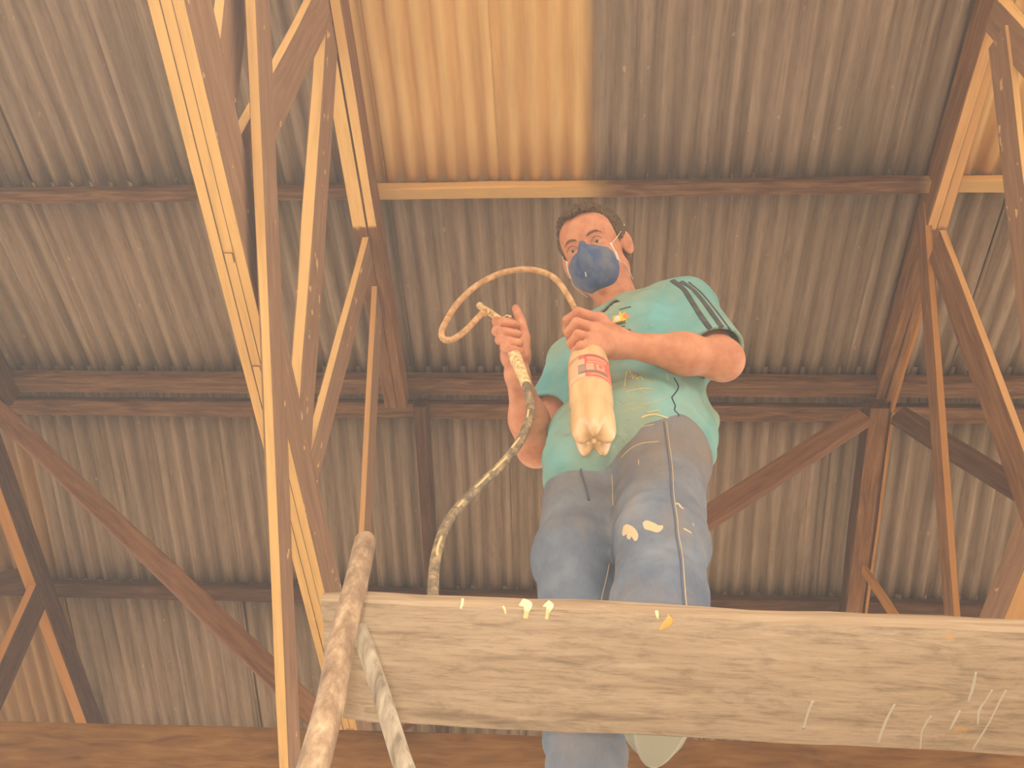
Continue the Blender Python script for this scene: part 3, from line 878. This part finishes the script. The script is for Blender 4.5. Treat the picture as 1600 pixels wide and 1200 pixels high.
# fly crease
J.a = np.maximum(J.a, (z - (PE[2] + .18)).astype(np.float32)); J.a = np.maximum(J.a, (np.where(x < .12, ANR[2] - .05, ANL[2] - .045) - z).astype(np.float32))
del x, y, z
def jean_mat():
    t = NT('denim', .9, .1)
    v = t.tc.outputs['Object']
    n = t.noise(v, 6, 5, .6); wv_ = t.noise(t.mp(v, (1, 1, .12)), 380, 3, .6); blot = t.noise(v, 11, 4)
    c = t.ramp(n, [(.3, srgb(82, 92, 108)), (.5, srgb(106, 116, 128)), (.72, srgb(142, 148, 152))])
    c = t.mix(t.math('MULTIPLY', wv_, .35), c, srgb(150, 150, 156))
    z = t.sep(v)[2]
    k = t.math('MULTIPLY', t.step(z, .45, .78), t.ramp(blot, [(.3, (.25,)*3), (.65, (1, 1, 1))]))
    c = t.mix(t.math('MULTIPLY', k, .75), c, srgb(132, 114, 96))             # dust on the lap
    c = t.mix(t.math('MULTIPLY', t.ramp(t.noise(t.mp(v, (1, 1, .5)), 9, 4), [(.48, (0, 0, 0)), (.66, (1, 1, 1))]), .5), c, srgb(150, 134, 118))
    t.bump(t.math('ADD', t.math('MULTIPLY', wv_, .12), t.noise(t.mp(v, (1, 1, 1.3)), 10, 3, .5, .8)), .45, .012)
    return t.col(c)
jeans = fobj('jeans', J, jean_mat(), person, 2); del J

# ------------------------------------------------------------------ shirt (open shell at hem, cuffs and neck)
S = Field((-.20, .86, 1.40), (.62, 1.44, 2.30), .0036)
S.ell(CHc, (.172, .112, .185), TM, .03)
S.ell(CHc + np.array([.01, -.01, .03]), (.15, .105, .14), TM, .03)
S.ell(BE, (.160, .112, .20), TM, .06)
S.ell(P(983, 690, 1.18), (.166, .122, .13), None, .06)
S.cone(P(1088, 660, 1.20), P(1084, 700, 1.21), .045, .045, .05)
S.cone(P(898, 690, 1.20), P(893, 750, 1.20), .050, .043, .05)
S.cone(SHL, SHR, .055, .055, .06)
S.cone(NB + np.array([0, .01, -.01]), SHL + np.array([-.01, 0, .012]), .062, .056, .05)
S.cone(NB + np.array([0, .01, -.01]), SHR, .062, .056, .05)
S.cone(P(965, 672, 1.16), P(915, 730, 1.17), .10, .082, .05)
SLE = SHL + (ELL - SHL)*.86; SRE = SHR + (ELR - SHR)*.62
T_ = Field((-.20, .86, 1.40), (.62, 1.44, 2.30), .0036); T_.cone(SHL, SLE, .062, .064, .03); T_.cone(SHR, SRE, .062, .068, .03)
x, y, z = S.grid()
S.a += fold(x, y, z, [((70, 30, -60), .4, .5), ((40, -20, 90), 2.2, .5), ((-25, 15, 130), 4.0, .3), ((120, 60, 70), 1.0, .3)], .0034)
def half(p, n): return ((x - p[0])*n[0] + (y - p[1])*n[1] + (z - p[2])*n[2]).astype(np.float32)
def smin(a, b, k): hh = np.maximum(k - np.abs(a - b), 0)/k; return np.minimum(a, b) - hh*hh*k*.25
cutn = T_.a.copy()
for e, s0 in ((SLE, SHL), (SRE, SHR)):
    dn = nrm(e - s0); near = np.sqrt((x - e[0])**2 + (y - e[1])**2 + (z - e[2])**2) < .16
    cutn = np.where(near, np.maximum(cutn, half(e, dn) + .002*np.sin(60*x + 40*z)), cutn)
sh = np.maximum(smin(S.a, cutn, .035), -(smin(S.a, T_.a, .035) + .0085)).astype(np.float32)
del cutn, T_
# hem: slanting plane, lower at his right side
h0 = P(1015, 655, 1.06); h1 = P(888, 742, 1.085); h2 = P(1090, 716, 1.17)
hn = nrm(np.cross(h1 - h0, h2 - h0)); hn = hn if hn[2] < 0 else -hn
hemd = half(h0, hn) + .004*np.sin(38*x + 25*y)
sh = np.maximum(sh, hemd.astype(np.float32))
# neck hole
nd = nrm(H(0, -.04, -.045) - NB); q0 = NB - nd*.0
px, py, pz = x - q0[0], y - q0[1], z - q0[2]; tt = px*nd[0] + py*nd[1] + pz*nd[2]
rad = np.sqrt(np.maximum((px - tt*nd[0])**2 + (py - tt*nd[1])**2 + (pz - tt*nd[2])**2, 0))
vd = P(940, 492, 1.0) - NB
hole = np.where(tt > -.05, rad - .068, 1).astype(np.float32)
vc = NB + vd*.55
hole = np.minimum(hole, (np.sqrt((x - vc[0])**2 + (y - vc[1])**2 + (z - vc[2])**2) - .042).astype(np.float32))
sh = np.maximum(sh, -hole)
S.a = sh.astype(np.float32); del x, y, z, sh, px, py, pz, tt, rad, hole, hemd
def shirt_mat():
    t = NT('turquoise_cotton', .9, .1)
    v = t.tc.outputs['Object']; n = t.noise(v, 7, 4); w_ = t.noise(v, 300, 2); d = t.noise(t.mp(v, (1, 1, .6), (3, 0, 0)), 5, 5, .6)
    c = t.ramp(n, [(.3, srgb(98, 158, 154)), (.55, srgb(122, 180, 176)), (.8, srgb(142, 194, 188))])
    c = t.mix(t.math('MULTIPLY', t.ramp(d, [(.38, (0, 0, 0)), (.64, (1, 1, 1))]), .8), c, srgb(156, 164, 134))   # dust
    s = t.ramp(t.noise(t.mp(v, (1, 1, 2.5)), 22, 5, .7), [(.67, (0, 0, 0)), (.72, (1, 1, 1))])
    c = t.mix(t.math('MULTIPLY', s, .7), c, srgb(206, 186, 130))
    t.bump(t.math('ADD', t.math('MULTIPLY', w_, .05), t.noise(t.mp(v, (1, 1, 1.6)), 13, 3, .5, .8)), .55, .012)
    return t.col(c)
shirt = fobj('shirt', S, shirt_mat(), person, 1); del S

# ------------------------------------------------------------------ hair, brows, eyes
HF = Field(HC - .17, HC + .17, .0026)
def hl(p):
    X_, Y_, Z_ = HF.grid(); d = [(X_ - HC[0]), (Y_ - HC[1]), (Z_ - HC[2])]
    return [(d[0]*m[0] + d[1]*m[1] + d[2]*m[2])/HS for m in (HR, HT, HN)]
HF.ell(H(0, .040, -.014), tuple(v*HS for v in (.083, .089, .101)), HM, .01)
HF.ell(H(.0, .083, .045), tuple(v*HS for v in (.058, .034, .045)), HM, .02)
HF.ell(H(0, -.01, -.045), tuple(v*HS for v in (.070, .075, .058)), HM, .02)
hx, hy, hz = hl(0)
HF.a += (.0016*np.sin(190*hx + 60*hz + 2*np.sin(60*hy)) + .0014*np.sin(120*hz + 260*hx + 90*hy) + .0012*np.sin(620*hx + 130*hy) + .0010*np.sin(500*hx + 400*hz)).astype(np.float32)
line = np.interp(hz, [-.10, -.055, -.028, -.012, .012, .030, .050, .068, .085], [-.085, -.075, -.045, .012, -.004, .022, .060, .086, .088]) + .003*np.sin(150*hx) - .004*np.cos(hx*40)
HF.a = np.maximum(HF.a, (line - hy)*.7).astype(np.float32)
tdist = np.sqrt((hz + .010)**2 + (hy + .0)**2)
def hair_mat(name, a, b):
    t = NT(name, .8, .2); n = t.noise(t.mp(t.tc.outputs['Object'], (1, 1, 1)), 160, 4, .7)
    t.bump(n, .6, .003); return t.col(t.ramp(n, [(.35, a), (.65, b)]))
M_hair = hair_mat('brown_hair', srgb(60, 44, 28), srgb(124, 96, 66))
hair = fobj('hair', HF, M_hair, person, 1)
M_brow = hair_mat('brow_hair', srgb(110, 78, 56), srgb(140, 100, 76))
bodyb = bvh_of(body)
def hproj(x, y, off=0.0, z0=.2):
    o = H(x, y, z0); o = Vector((o[0], o[1], o[2] + CZ)); h = bodyb.ray_cast(o, -Vector(HN), .4)
    return (np.array(h[0]) - np.array([0, 0, CZ]) + HN*off) if h[0] is not None else H(x, y, .08)
for s in (-1, 1):
    L = [hproj(s*a, b, -.0006) for a, b in ((.014, .0215), (.024, .026), (.036, .027), (.047, .021))]
    v, f = tube(catmull(L, 5), [.0020, .0036, .0034, .0028, .0014], 8); mesh_obj('eyebrow', v, f, M_brow, person, smooth=True)
M_white = plain('eye_white', srgb(196, 174, 154), .25, .5); M_iris = plain('iris', srgb(120, 114, 98), .2, .5); M_pupil = plain('pupil', srgb(24, 20, 18), .15, .6)
def cap(c, r, ax, ang, seg=16, rings=5):
    ax = nrm(ax); u = nrm(np.cross(ax, (0.3, .2, 1))); w = np.cross(ax, u); v = [c + ax*r]; f = []
    for k in range(1, rings + 1):
        a = ang*k/rings
        for i in range(seg): b = 2*math.pi*i/seg; v.append(c + r*(math.cos(a)*ax + math.sin(a)*(math.cos(b)*u + math.sin(b)*w)))
    for i in range(seg):
        j = (i + 1) % seg; f.append((0, 1 + i, 1 + j))
        for k in range(1, rings): a = 1 + (k - 1)*seg; b = 1 + k*seg; f.append((a + i, b + i, b + j, a + j))
    return v, f
for s in (-1, 1):
    ec_ = H(s*.0315, .0024, .0736); look = nrm(-ec_ + np.array([0, 0, -.0]))
    v, f = cap(ec_, .0122*HS, HN, 1.5, 20, 8); eb = mesh_obj('eyeball', v, f, M_white, person, smooth=True)
    g = nrm(HN*.8 + look*.2)
    v, f = cap(ec_, .0125*HS, g, .40, 18, 4); mesh_obj('iris', v, f, M_iris, eb if False else person, smooth=True)
    v, f = cap(ec_, .0127*HS, g, .20, 14, 3); mesh_obj('pupil', v, f, M_pupil, person, smooth=True)
    v, f = tube(catmull([hproj(s*a, b, .0004) for a, b in ((.0185, .0070), (.025, .0120), (.033, .0130), (.0405, .0105), (.046, .0060))], 5), [.0006, .0013, .0013, .0006], 6); mesh_obj('eyelashes', v, f, M_brow, person, smooth=True)

# ------------------------------------------------------------------ dust mask
MF = Field(HC - .17, HC + .2, .0026)
MF.ell(H(0, -.053, .062), tuple(v*HS for v in (.0590, .058, .058)), HM, .01)
MF.cone(H(0, .008, .0975), H(0, -.030, .1140), .0050*HS, .0075*HS, .030); MF.cone(H(0, -.030, .1140), H(0, -.045, .120), .0075*HS, .0075*HS, .022)
MF.cone(H(-.038, -.036, .078), H(.038, -.036, .078), .012*HS, .012*HS, .02)
MF.cone(H(0, -.045, .120), H(0, -.092, .102), .0075*HS, .009*HS, .022)
X_, Y_, Z_ = MF.grid(); d_ = [(X_ - HC[0]), (Y_ - HC[1]), (Z_ - HC[2])]
mx, my, mz = [(d_[0]*m[0] + d_[1]*m[1] + d_[2]*m[2])/HS for m in (HR, HT, HN)]
MF.a += (.0012*np.sin(mx*220)*np.exp(-(my/.03)**2)).astype(np.float32)
MF.a = np.maximum(MF.a, (.040 - mz + .0 + .25*np.abs(mx) - .35*np.maximum(0, np.abs(mx) - .02)).astype(np.float32)*.8)
def mask_mat():
    t = NT('blue_mask_cloth', .9, .15); v = t.tc.outputs['Object']; n = t.noise(v, 28, 4)
    c = t.ramp(n, [(.35, srgb(72, 92, 132)), (.65, srgb(96, 110, 140))])
    d = t.noise(v, 14, 4); c = t.mix(t.math('MULTIPLY', t.ramp(d, [(.4, (0, 0, 0)), (.65, (1, 1, 1))]), .55), c, srgb(136, 130, 128))
    t.bump(t.noise(v, 300, 2), .15, .001); return t.col(c)
mask = fobj('dust_mask', MF, mask_mat(), person, 1); del MF, X_, Y_, Z_, d_, mx, my, mz
M_clip = plain('white_plastic', srgb(226, 212, 190), .5); maskb = bvh_of(mask)
def clipstrap():
    for s in (-1, 1):
        a = H(s*.0570, -.012, .066); b = H(s*.0600, -.052, .060) 
        for k, dz in enumerate((-.0045, .0045)):
            v, f = tube([a + HN*dz*HS, (a + b)/2 + HN*dz*HS + HR*s*.002, b + HN*dz*HS], .0030, 8)
            mesh_obj('strap_clip', v, f, M_clip, mask, smooth=True)
        v, f = tube(catmull([a, H(s*.071, .006, .040), H(s*.080, .030, .004), H(s*.083, .055, -.04)], 5), .0011, 6); mesh_obj('strap', v, f, M_clip, mask, smooth=True)
        v, f = tube(catmull([b, H(s*.068, -.062, .040), H(s*.066, -.075, .005), H(s*.060, -.085, -.03)], 5), .0011, 6); mesh_obj('strap', v, f, M_clip, mask, smooth=True)
clipstrap()
M_staple = plain('staple_glint', srgb(236, 214, 182), .4)
add('staple', ribbon(maskb, ((914.5, 425), (915.5, 429), (916, 432)), .0034, .001), M_staple, mask)
M_seam = plain('mask_seam', srgb(96, 100, 118), .9)
add('seam', ribbon(maskb, ((913, 388), (914, 398), (917, 410), (919, 421)), .0012, .0006), M_seam, mask)

# ------------------------------------------------------------------ print and stitching on the clothes
shb = bvh_of(shirt); jeb = bvh_of(jeans)
M_navy = plain('dark_stripe', srgb(74, 76, 74), .9, var=srgb(96, 94, 86), scale=60)
M_black = plain('dark_thread', srgb(38, 52, 62), .8)
for L in (((1050, 438), (1068, 452), (1080, 470), (1094, 492), (1108, 512), (1118, 528)), ((1064, 440), (1082, 452), (1098, 470), (1114, 492), (1128, 512), (1136, 527))):
    add('sleeve_stripe', ribbon(shb, L, .0125, .0012, 8), M_navy, shirt)
add('sleeve_stripe', ribbon(shb, ((1076, 441), (1096, 458), (1116, 482), (1134, 506), (1148, 526)), .005, .0012, 8), M_navy, shirt)
add('side_print', ribbon(shb, ((1053, 590), (1060, 605), (1052, 618), (1050, 622), (1055, 634), (1054, 641), (1061, 649), (1057, 656), (1061, 662), (1058, 668)), .0028, .001, 6), M_black, shirt)
M_yel = plain('print_yellow', srgb(240, 190, 60), .7); M_or = plain('print_orange', srgb(236, 140, 66), .7); M_wh = plain('print_white', srgb(232, 216, 196), .7); M_gr = plain('print_olive', srgb(92, 100, 52), .7)
em = np.array([(951, 508), (958, 500), (956, 492), (964, 495), (968, 486), (972, 491), (976, 487), (978, 493), (984, 494), (978, 499), (979, 505), (971, 503), (962, 506)])
add('sun_emblem', patch(shb, em, .0012), M_yel, shirt)
add('sun_emblem', patch(shb, np.array([(975, 489), (984, 494), (977, 499), (972, 495)]), .0020), M_or, shirt)
add('sun_emblem', patch(shb, np.array([(959, 502), (961, 495), (966, 493), (970, 496), (969, 501), (963, 503)]), .0024), M_wh, shirt)
def scrib(pts, w=.0016, m=None, name='lettering'): add(name, ribbon(shb, pts, w, .0026, 4), m or M_gr, shirt)
for k in range(7):                          # small dark letters under the emblem, one stroke group each
    u0 = 956 + 3.3*k; v0 = 506 - .75*k
    scrib(((u0, v0 + 4), (u0 + .3, v0), (u0 + 1.8, v0 + .6), (u0 + 1.2, v0 + 2.6), (u0 + 2.4, v0 + 4)), .0011)
scrib(((968, 484), (974, 483), (980, 481), (986, 480)), .0008); scrib(((960, 514), (968, 511), (977, 510)), .0009)
for k in range(5):
    u0 = 972 + 2.9*k; v0 = 516 - .2*k
    scrib(((u0, v0 + 3.2), (u0 + .4, v0), (u0 + 1.6, v0 + 1.4), (u0 + 2.2, v0 + 3)), .0010, M_black)
M_lat = plain('latex_stain', srgb(206, 190, 136), .8); M_lat2 = plain('latex_stain_pale', srgb(214, 188, 146), .8)
for L, w in ((((976, 604), (977, 594), (980, 581), (984, 579), (985, 584)), .0035), (((984, 590), (988, 584), (989, 592), (993, 586), (995, 592), (1000, 588), (1004, 593)), .0035),
             (((978, 612), (990, 609), (1004, 607), (1018, 608)), .0030), (((996, 600), (1004, 611), (1014, 615)), .0016), (((976, 606), (980, 615)), .002),
             (((1041, 584), (1043, 590), (1044, 594)), .003), (((965, 645), (985, 640), (1004, 636)), .0016), (((1002, 653), (1012, 649), (1024, 648), (1036, 651), (1048, 655)), .0050),
             (((1010, 645), (1020, 643), (1030, 641)), .003), (((1000, 634), (1016, 630), (1040, 622)), .0016), (((962, 628), (974, 634), (990, 630)), .0014), (((968, 560), (972, 561), (976, 559)), .003), (((1034, 450), (1040, 447)), .004)):
    add('paint_stain', ribbon(shb, L, w, .0009), M_lat, shirt)
M_stitch = plain('seam_thread', srgb(196, 172, 140), .8)
seam = ((1041, 660), (1045, 690), (1050, 727), (1052, 760), (1053, 777), (1058, 810), (1060, 835), (1066, 870), (1069, 910), (1073, 958))
add('side_seam', ribbon(jeb, seam, .0017, .0018, 6), M_stitch, jeans)
M_dk = plain('denim_welt', srgb(92, 96, 110), .9)
add('side_seam', ribbon(jeb, [(u - 4, v) for u, v in seam], .0022, .0010, 6), M_dk, jeans)
add('inner_seam', ribbon(jeb, ((952, 880), (947, 905), (942, 925), (938, 945)), .0016, .0012, 5), M_stitch, jeans)
add('fly', ribbon(jeb, ((907, 722), (908, 738), (912, 752), (917, 768), (920, 782)), .004, .0030, 6), M_dk, jeans)
for poly in ([(974, 822), (980, 819), (990, 824), (997, 834), (996, 843), (991, 845), (988, 836), (984, 843), (979, 840), (980, 832), (975, 838), (972, 834)],
             [(1004, 817), (1010, 813), (1022, 817), (1031, 822), (1036, 821), (1035, 827), (1027, 832), (1016, 829), (1007, 826)]):
    add('paint_stain', patch(jeb, np.array(poly, float), .0012), M_lat2, jeans)
for L, w in ((((1056, 788), (1060, 787), (1064, 793), (1068, 795)), .005), (((1068, 826), (1073, 829), (1080, 833)), .005), (((956, 742), (957, 760), (958, 790)), .0014),
             (((998, 718), (998, 726)), .002), (((1082, 818), (1084, 822)), .002), (((966, 690), (980, 678), (1000, 668), (1022, 663)), .0016), (((970, 716), (984, 702), (1002, 693), (1030, 690)), .0020),
             (((962, 696), (972, 684), (984, 674)), .0014)):
    add('paint_stain', ribbon(jeb, L, w, .0009), M_lat2, jeans)

# ------------------------------------------------------------------ shoes
def shoe(ank, toe_dir, toe_drop, nm, zs):
    F = Field(ank + np.array([-.16, -.24, -.14]), ank + np.array([.16, .14, .12]), .0036)
    d = nrm((toe_dir[0], toe_dir[1], 0)); s = np.array([-d[1], d[0], 0]); b = np.array([ank[0], ank[1], zs])
    F.ell(b - d*.035 + np.array([0, 0, .036]), (.040, .042, .040), np.array([d, s, (0, 0, 1)]), .02)
    F.ell(b + d*.06 + np.array([0, 0, .030]), (.085, .042, .034), np.array([d, s, (0, 0, 1)]), .03)
    F.ell(b + d*.13 + np.array([0, 0, .026]), (.060, .046, .030), np.array([d, s, (0, 0, 1)]), .03)
    F.cone(b + np.array([0, 0, .05]), b + np.array([0, 0, .10]), .042, .046, .03)
    X_, Y_, Z_ = F.grid(); F.a = np.maximum(F.a, (zs + .004 - Z_).astype(np.float32))
    o = fobj(nm, F, plain('pale_shoe', srgb(176, 172, 152), .8, var=srgb(150, 142, 120)), person, 1)
    # sole
    v = []; f = []; N = 36
    for lay, (z_, g) in enumerate(((zs, -.004), (zs + .003, .002), (zs + .013, .002), (zs + .016, -.003))):
        for i in range(N):
            a = 2*math.pi*i/N; lx = math.cos(a); ly = math.sin(a)
            wdt = .041 + .007*lx + g; v.append(b + d*(.055 + (.128 + g)*lx) + s*ly*wdt + np.array([0, 0, z_ - zs]))
    for l in range(3):
        for i in range(N): j = (i + 1) % N; f.append((l*N + i, l*N + j, l*N + N + j, l*N + N + i))
    f.append(tuple(range(N))[::-1]); f.append(tuple(range(3*N, 4*N)))
    mesh_obj('sole', v, f, plain('shoe_sole', srgb(190, 186, 166), .7), o, smooth=False)
shoe(ANL + np.array([-.004, .012, 0]), (.10, -1, 0), 0, 'shoe', PLANK_TOP(ANL[0]) + .001)
shoe(ANR, (-.15, -1, 0), 0, 'shoe', PLANK_TOP(ANR[0]) - .149)

# ------------------------------------------------------------------ bottle
BB = P(929, 697, .970); BT = P(917, 541, .940); ba = nrm(BT - BB); BLN = np.linalg.norm(BT - BB) + .004
bu = nrm(np.cross((0, 1., 0), ba)); bu = bu if bu[0] > 0 else -bu; bw = np.cross(ba, bu); bw = bw if bw[1] < 0 else -bw   # bw points at the camera side
bottle = thing('plastic_bottle', 'clear soda bottle full of cream paint hanging from the left fist', 'bottle', BB)
RB = .0415
prof_side = [(.000, .055), (-.0006, .075), (-.0022, .087), (-.0024, .094), (-.0004, .104), (.0, .125), (.0, .165), (.0, .195), (-.0005, .218), (-.0035, .238), (-.0085, .254), (-.0150, .268), (-.0215, .280), (-.0265, .290), (-.0285, .300), (-.0285, .330)]
foot = [(.0410, .048), (.0418, .034), (.0405, .020), (.0365, .008), (.0300, .001), (.0230, .0), (.0170, .005), (.0110, .0125), (.0060, .016), (.0, .0165)]
vall = [(.0405, .048), (.0385, .040), (.0345, .031), (.0295, .0235), (.0240, .0185), (.0190, .0165), (.0145, .0155), (.0105, .0155), (.0060, .0160), (.0, .0165)]
zs_ = BLN/.285
def bring(rz, n=80):
    return [BB + ba*z*zs_ + (bu*math.cos(a) + bw*math.sin(a))*r for (r, z, a) in rz]
v = []; f = []; NB_ = 80; rings = []
for (dr, z) in prof_side[::-1]:
    rings.append([(RB + dr, z, 2*math.pi*i/NB_) for i in range(NB_)])
for (fr_, fz), (vr, vz) in zip(foot, vall):
    rr_ = []
    for i in range(NB_):
        a = 2*math.pi*i/NB_; w_ = (.5 + .5*math.cos(5*(a - math.pi/2)))**.75
        rr_.append((vr + (fr_ - vr)*w_, vz + (fz - vz)*w_, a))
    rings.append(rr_)
for rg in rings: v += bring(rg)
for k in range(len(rings) - 1):
    for i in range(NB_): j = (i + 1) % NB_; f.append((k*NB_ + i, k*NB_ + j, (k + 1)*NB_ + j, (k + 1)*NB_ + i))
f.append(tuple(range(NB_)))
def bottle_mat():
    t = NT('paint_filled_plastic', .12, .5); v = t.tc.outputs['Object']; n = t.noise(t.mp(v, (1, 1, .15)), 40, 4)
    t.b.inputs['Coat Weight'].default_value = .6; t.b.inputs['Coat Roughness'].default_value = .05; t.b.inputs['Roughness'].default_value = .4
    return t.col(t.ramp(n, [(.3, srgb(206, 162, 108)), (.5, srgb(222, 180, 126)), (.75, srgb(234, 196, 144))]))
bot = mesh_obj('bottle_body', v, f, bottle_mat(), bottle, smooth=True)
v, f = tube([BB + ba*.0135*zs_, BB + ba*.016*zs_ - ba*.006], [.005, .004], 12); mesh_obj('moulding_nub', v, f, plain('nub', srgb(240, 210, 160), .3), bot, smooth=True)
def bpatch(a0, a1, z0, z1, mat, name, off, par, N=14, slant=0):
    v = []; f = []
    for lay in (0, 1):
        for k in range(5):
            z = z0 + (z1 - z0)*k/4
            r = RB + float(np.interp(z, [p[1] for p in prof_side], [p[0] for p in prof_side])) + off + (0 if lay else -.0008)
            for i in range(N + 1):
                a = math.radians(a0 + (a1 - a0)*i/N); v.append(BB + ba*(z + slant*(i/N - .5))*zs_ + (bu*math.cos(a) + bw*math.sin(a))*r)
    K = 5*(N + 1)
    for k in range(4):
        for i in range(N): a = k*(N + 1) + i; f.append((a, a + 1, a + N + 2, a + N + 1)); f.append((K + a, K + a + N + 1, K + a + N + 2, K + a + 1))
    for i in range(N):
        f.append((i, K + i, K + i + 1, i + 1)); a = 4*(N + 1) + i; f.append((a, a + 1, K + a + 1, K + a))
    for k in range(4):
        a = k*(N + 1); f.append((a, a + N + 1, K + a + N + 1, K + a)); a += N; f.append((a, K + a, K + a + N + 1, a + N + 1))
    return mesh_obj(name, v, f, mat, par, smooth=True)
M_red = plain('label_red', srgb(214, 96, 84), .35, .4, var=srgb(226, 124, 104)); M_pink = plain('label_pink', srgb(236, 164, 132), .35); M_teal = plain('label_teal', srgb(130, 128, 100), .35)
M_pale = plain('label_clear', srgb(226, 178, 134), .3); M_gry = plain('label_mauve', srgb(176, 140, 124), .35)
def lpatch(a0, a1, z0, z1, *k): return bpatch(a0, a1, .135 + (z0 - .166)*1.22, .135 + (z1 - .166)*1.22, *k)
lab = lpatch(20, 165, .166, .222, M_pale, 'label', .0006, bottle, 24)
lpatch(22, 103, .168, .220, M_red, 'label_print', .0011, lab, 18)
lpatch(40, 98, .2105, .2135, M_pink, 'label_print', .0016, lab); lpatch(40, 96, .2065, .2085, M_pink, 'label_print', .0016, lab)
lpatch(50, 96, .2010, .2030, M_pale, 'label_print', .0016, lab)
lpatch(50, 74, .184, .198, M_pink, 'label_print', .0016, lab); lpatch(57, 67, .188, .195, M_red, 'label_print', .0020, lab)
lpatch(80, 100, .182, .199, M_pink, 'label_print', .0016, lab)
lpatch(103, 122, .178, .198, M_gry, 'label_print', .0011, lab); lpatch(42, 116, .1775, .1805, M_teal, 'label_print', .0020, lab)
lpatch(103, 118, .212, .220, M_red, 'label_print', .0011, lab)
lpatch(34, 92, .1715, .1735, M_pink, 'label_print', .0016, lab)

# ------------------------------------------------------------------ hoses and spray gun
def hose_mat(name, a, b, c, sc=1):
    t = NT(name, .6, .3); v = t.tc.outputs['Object']; n = t.noise(v, 55*sc, 5, .65)
    t.bump(n, .35, .002); return t.col(t.ramp(n, [(.36, a), (.5, b), (.64, c)]))
M_h1 = hose_mat('latex_coated_hose', srgb(176, 130, 86), srgb(200, 152, 104), srgb(222, 178, 124))
M_h2 = hose_mat('stained_rubber_hose', srgb(104, 90, 70), srgb(134, 114, 88), srgb(180, 150, 108))
M_fit = hose_mat('latex_coated_metal', srgb(190, 150, 100), srgb(224, 190, 134), srgb(244, 218, 164), 1.5)
ph = thing('paint_hose', 'cream-coated hose looping from the bottle\'s neck to the spray nozzle', 'hose', P(790, 430, .92))
path = PY([(916, 538, .908), (906, 505, .925), (897, 480, .935), (885, 458, .92), (868, 436, .91), (845, 424, .90), (815, 421, .90), (780, 428, .90), (745, 446, .905), (715, 474, .91), (696, 504, .915), (690, 520, .92), (694, 530, .925), (708, 530, .93), (728, 516, .935), (746, 497, .94), (757, 486, .945)])
v, f = tube(catmull(path, 6), .0068, 14); mesh_obj('tube', v, f, M_h1, ph, smooth=True)
sg = thing('spray_nozzle', 'latex-caked spray nozzle held in the man\'s raised fist', 'nozzle', P(790, 510, .98))
v, f = tube(PY([(750, 478, .955), (768, 490, .968), (786, 504, .990), (800, 530, 1.0)]), [.0062, .0080, .0085, .009], 14); mesh_obj('barrel', v, f, M_fit, sg, smooth=True)
v, f = tube(PY([(749, 477, .954), (753, 480, .956)]), .0078, 12); mesh_obj('tip', v, f, M_fit, sg, smooth=True)
v, f = tube(PY([(756, 489, .953), (762, 486, .96)]), .0082, 12); mesh_obj('hose_joint', v, f, M_fit, sg, smooth=True)
v, f = tube(PY([(796, 525, 1.0), (801, 545, .995), (805, 558, .98)]), .0095, 14); mesh_obj('handle', v, f, M_fit, sg, smooth=True)
v, f = tube(PY([(786, 497, .975), (792, 493, .972), (798, 495, .972)]), .0028, 8); mesh_obj('trigger', v, f, M_fit, sg, smooth=True)
ah = thing('air_hose', 'dark latex-smeared air hose hanging from the spray nozzle down to the plank', 'hose', P(800, 640, .97))
pt = PY([(802, 548, .975), (808, 565, .970), (816, 585, .965), (824, 607, .962), (829, 630, .962), (827, 655, .965), (812, 690, .97), (788, 722, .975), (757, 752, .98), (729, 780, .98), (706, 806, .975), (692, 832, .965), (683, 862, .955), (678, 895, .945)])
zt = PLANK_TOP(-.18) + .012
pt += [np.array([-.202, .94, zt + .05]), np.array([-.196, .93, zt + .012]), np.array([-.165, .925, zt + .001]), np.array([-.10, .925, zt + .001]), np.array([.0, .92, PLANK_TOP(.0) + .012]), np.array([.10, .90, PLANK_TOP(.10) + .012])]
pt = catmull(pt, 6)
v, f = tube(pt, [.0085, .0085, .0082, .0082, .0082], 14); tb = mesh_obj('tube', v, f, M_h2, ah, smooth=True)
for k, (a, r_) in enumerate(((0, .0125), (3, .0135), (6, .0125), (9, .0120), (13, .0110))):
    v, f = tube(pt[a:a + 4], r_, 14); mesh_obj('clamp_ring', v, f, M_fit, ah, smooth=True)
# latex smears wound along the hose
M_smear = plain('latex_smear', srgb(226, 190, 130), .6)
hb = bvh_of(tb)
for L in (((742, 762), (752, 753), (764, 741)), ((770, 736), (782, 724), (792, 714)), ((690, 838), (684, 855), (683, 868)), ((800, 700), (812, 684)), ((826, 640), (824, 652)), ((715, 792), (724, 782))):
    add('latex_smear', ribbon(hb, L, .0040, .0012, 4), M_smear, ah)
